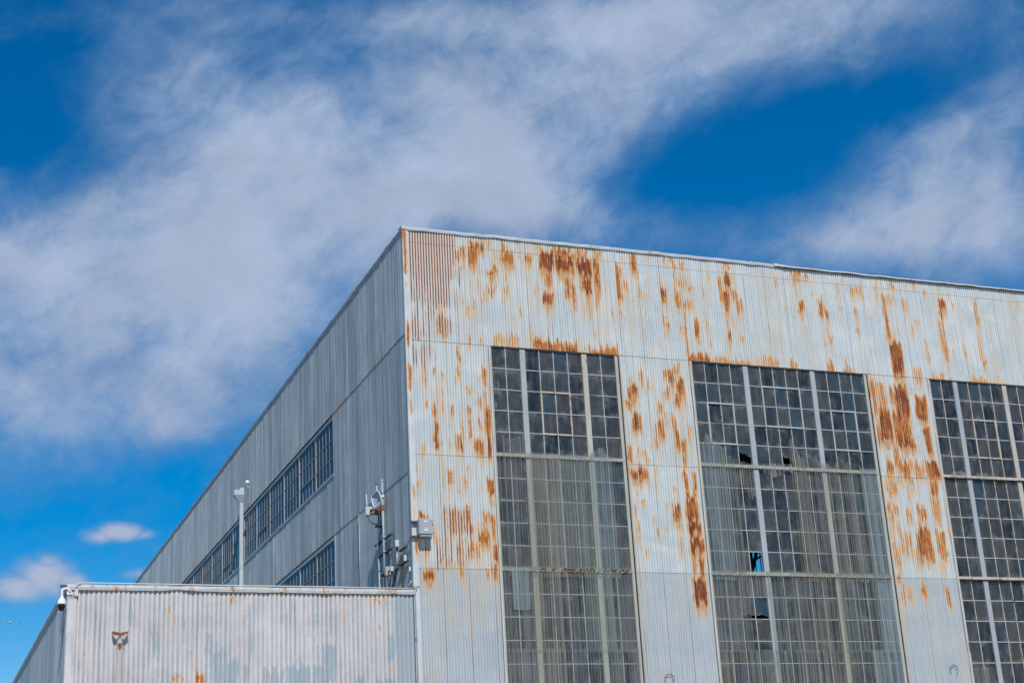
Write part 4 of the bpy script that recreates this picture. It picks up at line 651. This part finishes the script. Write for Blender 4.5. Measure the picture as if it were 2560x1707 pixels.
# radio box with whip
t = empty('radio_box', (-.38, 2.5, 10.95), 'pale radio box with thin whip aerial held on a rusty arm left of the mast', 'radio')
MB().box(-.47, -.30, 2.42, 2.52, 10.86, 11.09, .012).build('box', M['offwhite'], t)
MB().tube([(-.415, 2.47, 11.09), (-.42, 2.47, 11.18), (-.435, 2.47, 11.43)], [.016, .014, .009], 8).build('whip_aerial', M['white'], t)
MB().tube([(-.30, 2.46, 10.99), (-.22, 2.3, 11.0), (-.13, 2.08, 11.02)], .016, 8).tube([(-.33, 2.45, 10.90), (-.22, 2.28, 10.88), (-.13, 2.1, 10.97)], .02, 8).box(-.27, -.17, 2.2, 2.32, 10.84, 10.96, .01).box(-.17, -.08, 2.02, 2.11, 10.90, 11.06, .008).build('clamp_arm', M['rustmetal'], t)
MB().lathe((-.33, 2.42, 10.99), [(.032, 0), (.032, -.02), (.014, -.03), (0, -.03)], 12, 'y').lathe((-.40, 2.47, 10.86), [(.02, 0), (.02, -.035), (0, -.035)], 8).build('connector', M['black'], t)
MB().tube([(-.40, 2.46, 10.84), (-.37, 2.46, 10.72), (-.28, 2.4, 10.64), (-.18, 2.3, 10.58), (-.12, 2.2, 10.48), (-.10, 2.16, 10.2), (-.10, 2.12, 9.2), (-.10, 2.12, 8.4)], .012, 8).build('cable', M['cable'], t)
t = empty('mast_bracket', (-.2, 2.2, 10.6), 'small dark shelf bracket on the mast below the radio box', 'bracket')
MB().box(-.30, -.09, 2.05, 2.25, 10.505, 10.525).box(-.26, -.20, 2.08, 2.2, 10.525, 10.60, .008).tube([(-.14, 2.2, 10.9), (-.14, 2.2, 10.52)], .02, 8).tube([(-.2, 2.2, 10.86), (-.2, 2.2, 10.55)], .014, 8).build('shelf', M['steel'], t)
# flexible conduit left of the mast
t = empty('flexible_conduit', (-.07, 2.7, 8.5), 'pale flexible conduit running down the wall just left of the mast', 'conduit')
MB().tube([(-.10, 2.45, 10.50), (-.07, 2.62, 10.44), (-.06, 2.74, 10.34), (-.06, 2.80, 10.16), (-.06, 2.75, 9.95), (-.06, 2.72, 9.6), (-.06, 2.70, 9.0), (-.06, 2.71, 8.4)], .024, 10).build('pipe', M['offwhite'], t)
MB().box(-.09, -.02, 2.67, 2.76, 9.47, 9.50).box(-.09, -.02, 2.66, 2.75, 8.9, 8.93).build('pipe_clip', M['galvgrey'], t)
# small radio units right of the mast
t = empty('slim_radio', (-.15, .8, 9.5), 'slim white radio unit on a grey canister between mast and corner', 'radio')
MB().box(-.20, -.10, .80, .88, 9.70, 9.87, .01).build('box', M['offwhite'], t)
MB().lathe((-.15, .84, 9.60), [(.03, .08), (.03, .03), (.022, .02), (.022, 0)], 10).build('connector', M['black'], t)
MB().lathe((-.15, .86, 9.18), [(.0, 0), (.034, 0), (.034, .32), (.02, .35), (.02, .43)], 14).build('canister', M['galvgrey'], t)
MB().box(-.075, -.022, .40, .95, 9.60, 9.635).box(-.17, -.022, .80, .92, 9.24, 9.27).box(-.075, -.022, .30, .85, 9.24, 9.275).build('strut', M['steel'], t)
MB().lathe((-.15, .86, 9.245), [(.037, 0), (.037, .03)], 12).build('rusty_band', M['rustmetal'], t)
t = empty('sensor_box', (-.1, .35, 9.3), 'small pale upright box on the strut end nearest the hangar corner', 'sensor')
MB().box(-.13, -.07, .34, .41, 9.25, 9.40, .008).build('box', M['offwhite'], t)
MB().tube([(-.10, .37, 9.25), (-.09, .38, 9.21)], .012, 6).build('connector', M['black'], t)
t = empty('wall_fitting', (-.05, .2, 9.0), 'tiny white fitting low on the side wall by the corner', 'fitting')
MB().box(-.06, -.02, .17, .21, 8.97, 9.07, .005).build('box', M['white'], t)
MB().tube([(-.04, .19, 8.97), (-.04, .19, 8.90)], .008, 6).build('connector', M['steel'], t)
t = empty('beige_box', (-.2, 1.6, 9.2), 'tilted beige box on the lower end of the antenna mast', 'box')
b = MB().box(-.24, -.11, 1.55, 1.68, 9.13, 9.36, .012).build('box', M['beige'], t)
MB().box(-.225, -.08, 1.66, 2.06, 9.2, 9.23).build('arm', M['steel'], t)
t = empty('white_box', (-.2, 1.3, 9.2), 'small white box beside the beige one low on the mast', 'box')
MB().box(-.21, -.13, 1.22, 1.30, 9.17, 9.30, .01).build('box', M['offwhite'], t)
MB().box(-.19, -.15, 1.28, 1.56, 9.22, 9.24).lathe((-.17, 1.26, 9.13), [(.02, .04), (.02, 0), (0, 0)], 8).build('arm', M['black'], t)
t = empty('cable_loops', (-.15, 1.2, 8.8), 'loose dark blue cable loops hanging beside the lower mast', 'cables')
def catm(P, n=8):
    P = [Vector(p) for p in P]; P = [P[0]]+P+[P[-1]]; o = []
    for i in range(1, len(P)-2):
        for k in range(n):
            s_ = k/n; o.append(.5*((2*P[i])+(P[i+1]-P[i-1])*s_+(2*P[i-1]-5*P[i]+4*P[i+1]-P[i+2])*s_*s_+(3*P[i]-P[i-1]-3*P[i+1]+P[i+2])*s_**3))
    return o+[P[-2]]
for i, P in enumerate([[(-.17,1.26,9.14),(-.19,1.35,8.98),(-.16,1.5,8.78),(-.17,1.42,8.68),(-.18,1.25,8.80),(-.13,1.15,9.05),(-.12,1.1,9.2)],
    [(-.2,1.6,9.14),(-.18,1.5,8.9),(-.16,1.45,8.62),(-.14,1.3,8.55),(-.15,1.2,8.85),(-.16,1.0,9.02),(-.15,.9,9.18)],
    [(-.15,1.24,9.13),(-.17,1.2,8.9),(-.12,1.15,8.6),(-.10,1.12,8.4)], [(-.05,1.45,10.2),(-.05,1.40,9.8),(-.06,1.34,9.4),(-.12,1.30,9.3)], [(-.15,1.0,9.62),(-.12,1.05,9.45),(-.08,1.08,9.3),(-.12,.98,9.12),(-.13,1.1,8.95)]]):
    MB().tube(catm(P), .013 if i < 3 else .008, 6).build('cable', M['cable'], t)
t = empty('corner_cable', (-.02, .4, 9.7), 'thin cable sagging from the wall struts round the hangar corner to the cabinet', 'cable')
MB().tube(catm([(-.05, .90, 9.61), (-.05, .60, 9.62), (-.05, .3, 9.66), (-.05, .03, 9.74), (-.03, -.06, 9.775), (.06, -.08, 9.78)]), .009, 6).build('cable', M['cable'], t)
# grey electrical cabinet on struts, front wall at the corner
t = empty('electrical_cabinet', (.24, -.15, 9.95), 'grey electrical cabinet on dark rails at the hangar front corner', 'cabinet')
MB().box(.065, .405, -.30, -.13, 9.775, 10.15, .012).build('cabinet_body', M['boxgrey'], t)
MB().box(.075, .395, -.315, -.301, 9.785, 10.14, .006).build('cabinet_door', M['boxgrey'], t)
MB().box(.405, .425, -.27, -.24, 9.99, 10.07, .004).box(.405, .418, -.28, -.25, 10.10, 10.125).box(.405, .418, -.28, -.25, 9.81, 9.835).build('latch', M['black'], t)
MB().box(.185, .275, -.3185, -.3152, 10.080, 10.108).build('sticker', M['label'], t)
MB().box(.20, .285, -.3185, -.3152, 9.868, 9.908).build('sticker', M['label'], t)
for z in (10.115, 9.755):
    MB().box(-.06, .43, -.13, -.085, z-.022, z+.022).box(-.06, .43, -.085, -.035, z-.008, z+.008).build('rail', M['steel'], t)
MB().box(.10, .41, -.29, -.12, 9.735, 9.76).build('rail', M['galvgrey'], t)
# ================================================================== GULL
ra = Vector((0.06013648, 0.98425611, 0.16620324)); cam0 = Vector((-11.35954126, -35.16641083, 1.7)); bp = cam0+ra*98
t = empty('seagull', bp, 'white gull gliding far off at the lower left of the sky', 'bird')
xw = []; V = []; F = []; n = 10
prof = [(-.22, .02), (-.17, .035), (-.10, .075), (0, .10), (.1, .085), (.17, .04), (.21, .035), (.25, .012)]
for y, r in prof:
    for k in range(n): a = 2*PI*k/n; V.append((r*math.cos(a), -y, r*.8*math.sin(a)))
for i in range(len(prof)-1):
    for k in range(n): F.append((i*n+k, i*n+(k+1) % n, (i+1)*n+(k+1) % n, (i+1)*n+k))
F += [tuple(range(n-1, -1, -1)), tuple((len(prof)-1)*n+k for k in range(n))]
for sg in (-1, 1):
    st_ = [(.04, .02, .11, .0), (.18, .06, .11, .01), (.32, .075, .10, .02), (.43, .05, .085, .05), (.52, .01, .05, .09)]
    b0 = len(V)
    for x, z, c, yb in st_:
        V += [(sg*x, -c+yb, z), (sg*x, -c*.3+yb, z+.014), (sg*x, c+yb, z), (sg*x, 0+yb, z-.012)]
    for i in range(len(st_)-1):
        for k in range(4): q = b0+4*i; F.append((q+k, q+(k+1) % 4, q+4+(k+1) % 4, q+4+k))
    e = b0+4*(len(st_)-1); F.append((e, e+1, e+2, e+3))
mb = MB(); mb.add([Vector(v)+bp for v in V], F, True); mb.build('body', M['white'], t)
for sg in (-1, 1):
    V = []; F = []
    for x, z, c, yb in [(.505, .022, .06, .08), (.58, -.025, .045, .12), (.66, -.085, .012, .17)]: V += [(sg*x, -c+yb, z), (sg*x, 0+yb, z+.012), (sg*x, c+yb, z), (sg*x, yb, z-.01)]
    for i in range(2):
        for k in range(4): F.append((4*i+k, 4*i+(k+1) % 4, 4*i+4+(k+1) % 4, 4*i+4+k))
    F += [(3,2,1,0), (8,9,10,11)]
    MB().add([Vector(v)+bp for v in V], F).build('wing_tip', M['black'], t)
CLOUD_LO, CLOUD_HI = (1.6, 2.95, 5.1, 1), (3.9, 4.75, 6.4, 1); SKY_SAT, SKY_VAL, SKY_HUE, EXPO = 1.62, 1.06, .502, 0.0
# ================================================================== CAMERA, SUN, SKY
cam = bpy.data.cameras.new('camera'); co = bpy.data.objects.new('camera', cam); COL.objects.link(co); S.camera = co
cam.sensor_fit = 'HORIZONTAL'; cam.sensor_width = 36; cam.lens = 54.288; cam.clip_start = .1; cam.clip_end = 5000
r_ = Vector((0.93248074, -0.35722933, -0.05354318)); u_ = Vector((-0.07146101, -0.32773639, 0.94206273)); d_ = Vector((0.35408048, 0.8746291, 0.33113584))
R3 = Matrix((r_, u_, -d_)).transposed(); co.matrix_world = Matrix.Translation(cam0) @ R3.to_4x4()
SUN_EL, SUN_AZ = math.radians(46), math.radians(180+9)                 # azimuth clockwise from +Y
sd = Vector((math.sin(SUN_AZ)*math.cos(SUN_EL), math.cos(SUN_AZ)*math.cos(SUN_EL), math.sin(SUN_EL)))
sun = bpy.data.lights.new('sun', 'SUN'); sun.energy = 3.8; sun.angle = math.radians(.55); sun.color = (1, .955, .89)
so = bpy.data.objects.new('sun', sun); COL.objects.link(so); so.rotation_euler = sd.to_track_quat('Z', 'Y').to_euler()
w = bpy.data.worlds.new('World'); S.world = w; w.use_nodes = True; t = w.node_tree; N = t.nodes; bg = N['Background']
sky = N.new('ShaderNodeTexSky'); sky.sky_type = 'NISHITA'; sky.sun_disc = False; sky.sun_elevation = SUN_EL; sky.sun_rotation = SUN_AZ
sky.altitude = 0; sky.air_density = 1.0; sky.dust_density = .12; sky.ozone_density = 3.0
tc = N.new('ShaderNodeTexCoord'); dirv = tc.outputs['Generated']
def L(a, b): t.links.new(a, b)
def mth(op, a, b=None, clamp=False):
    n = N.new('ShaderNodeMath'); n.operation = op; n.use_clamp = clamp
    for i, v in enumerate((a, b)):
        if v is None: continue
        if hasattr(v, 'is_output'): L(v, n.inputs[i])
        else: n.inputs[i].default_value = v
    return n.outputs[0]
def mr(v, lo, hi, a, b):
    n = N.new('ShaderNodeMapRange'); n.interpolation_type = 'SMOOTHSTEP'; L(v, n.inputs[0])
    for i, x in enumerate((lo, hi, a, b)): n.inputs[i+1].default_value = x
    return n.outputs[0]
# cloud banks: soft ellipses fixed in the sky (direction of centre, angular radii, tilt)
fpx = 3860.464*2352/2560
def sdir(x, y): return (d_*fpx+r_*(x-1176)-u_*(y-784)).normalized()
BANKS = [(700,10,760,140,0,.6),(1700,-20,800,110,5,.5),(2200,440,360,230,20,.5),
 (420,700,1150,420,0,.42),(1250,480,640,180,-5,.5),(1560,545,640,110,-8,.35),(60,980,420,120,0,.25),(1150,120,1100,330,10,.25),
 (880,190,840,310,6,.85),(1500,130,780,220,16,.75),(2050,20,640,160,8,.7),(430,200,430,240,-8,.55),(600,350,600,220,0,.5),(1120,380,480,170,14,.5),(1450,300,430,130,22,.4),
 (120,560,560,210,5,.75),(480,580,680,260,5,.6),(200,770,640,280,0,.8),(600,800,460,280,30,.7),(130,930,460,160,0,.55),(820,520,460,230,8,.6),(400,960,260,90,-10,.35),(620,950,330,140,35,.3),
 (2280,520,480,230,14,1.2),(2060,400,330,160,20,.4),(2180,310,420,90,32,.45),(1950,560,320,120,5,.5),(2340,180,230,160,30,.35),(1650,570,480,100,-5,.4),(1280,490,430,130,0,.5),
 (20,1090,240,90,0,.35),(40,30,150,60,0,.25),
 (1620,400,420,110,26,-.38),(2000,235,460,80,20,-.5),(60,330,240,170,0,-.4),(90,130,180,220,0,-.4),(470,1040,150,60,30,-.3)]
Dsum = Csum = None
PUFFS = [(95,1322,105,62,0,1), (40,1345,110,55,0,1), (165,1335,70,40,-10,.9), (110,1290,60,45,0,.8), (275,1222,78,34,0,.85), (230,1232,60,30,0,.7), (335,1228,60,24,8,.6), (320,1316,80,26,5,.6), (20,1380,90,30,0,.5)]
PUFFS = [(x, y, a*1.22, b*1.18, r, w_) for x, y, a, b, r, w_ in PUFFS]
for i_, (x, y, a, b, rot, wt) in enumerate(BANKS+PUFFS):
    c = sdir(x, y); fz = c; fx = (r_-r_.dot(fz)*fz).normalized(); fy = fz.cross(fx)*1.0
    if fy.dot(u_) < 0: fy = -fy
    q = math.radians(rot); ex = math.cos(q)*fx+math.sin(q)*fy; ey = -math.sin(q)*fx+math.cos(q)*fy; ez = ex.cross(ey)
    mp = N.new('ShaderNodeMapping'); mp.vector_type = 'TEXTURE'; L(dirv, mp.inputs['Vector'])
    mp.inputs['Location'].default_value = c; mp.inputs['Rotation'].default_value = Matrix((ex, ey, ez)).transposed().to_euler('XYZ'); mp.inputs['Scale'].default_value = (a/fpx, b/fpx, 1)
    ln = N.new('ShaderNodeVectorMath'); ln.operation = 'LENGTH'; L(mp.outputs[0], ln.inputs[0])
    gsn = mr(ln.outputs['Value'], -.25, 1.32, wt*1.12, 0.)
    if i_ >= len(BANKS): Csum = gsn if Csum is None else mth('MAXIMUM', Csum, gsn)
    else: Dsum = gsn if Dsum is None else mth('ADD', Dsum, gsn)
def nz(scale, det, rot, sc, dist=0.0, rough=.55):
    mp = N.new('ShaderNodeMapping'); L(dirv, mp.inputs['Vector']); mp.vector_type = 'TEXTURE'
    q = math.radians(rot); ex = math.cos(q)*r_+math.sin(q)*u_; ey = -math.sin(q)*r_+math.cos(q)*u_
    mp.inputs['Rotation'].default_value = Matrix((ex, ey, ex.cross(ey))).transposed().to_euler('XYZ'); mp.inputs['Scale'].default_value = sc
    n = N.new('ShaderNodeTexNoise'); L(mp.outputs[0], n.inputs['Vector']); n.inputs['Scale'].default_value = scale; n.inputs['Detail'].default_value = det; n.inputs['Distortion'].default_value = dist; n.inputs['Roughness'].default_value = rough
    return n.outputs['Fac']
n1 = nz(13, 9, 24, (1.2, 1, 1), .35, .58); n2 = nz(44, 8, 30, (1.5, 1, 1), .5, .65); n3 = nz(6.5, 5, 15, (1.5, 1, 1), .3)
Dn = mth('ADD', Dsum, mth('MULTIPLY', mth('SUBTRACT', n1, .5), 2.1)); Dn = mth('ADD', Dn, mth('MULTIPLY', mth('SUBTRACT', n2, .5), 1.15))
Dn = mth('ADD', Dn, mth('MULTIPLY', mth('SUBTRACT', n3, .5), .7)); cov = mr(Dn, -.05, 2.05, 0., .97)
mixc = N.new('ShaderNodeMix'); mixc.data_type = 'RGBA'
cc = N.new('ShaderNodeMix'); cc.data_type = 'RGBA'; L(mr(mth('ADD', Dn, mth('MULTIPLY', mth('SUBTRACT', n3, .5), .5)), .6, 2.1, 0, 1), cc.inputs[0]); cc.inputs[6].default_value = CLOUD_LO; cc.inputs[7].default_value = CLOUD_HI
hs = N.new('ShaderNodeHueSaturation'); L(sky.outputs[0], hs.inputs['Color']); hs.inputs['Saturation'].default_value = SKY_SAT; hs.inputs['Value'].default_value = SKY_VAL; hs.inputs['Hue'].default_value = SKY_HUE
puff = mth('ADD', mth('ADD', Csum, mth('MULTIPLY', mth('SUBTRACT', nz(40, 8, 0, (1.2, 1, 1), .3, .6), .5), .9)), mth('MULTIPLY', mth('SUBTRACT', n1, .5), .5))
cov = mth('MAXIMUM', cov, mr(puff, .22, .95, 0., .92))
lum = mth('ADD', mth('MULTIPLY', mth('SUBTRACT', nz(19, 7, 20, (1.3, 1, 1), .3, .6), .5), .5), 1.0)
cs = N.new('ShaderNodeVectorMath'); cs.operation = 'SCALE'; L(cc.outputs[2], cs.inputs[0]); L(lum, cs.inputs['Scale'])
L(cov, mixc.inputs[0]); L(hs.outputs[0], mixc.inputs[6]); pc = N.new('ShaderNodeMix'); pc.data_type = 'RGBA'; L(mr(puff, .25, .9, 0, 1), pc.inputs[0]); L(cs.outputs[0], pc.inputs[6]); pc.inputs[7].default_value = (4.3, 4.85, 6.3, 1)
L(pc.outputs[2], mixc.inputs[7])
L(mixc.outputs[2], bg.inputs['Color']); bg.inputs['Strength'].default_value = .1
S.view_settings.view_transform = 'Standard'; S.view_settings.look = 'None'; S.view_settings.exposure = EXPO; S.view_settings.gamma = 1
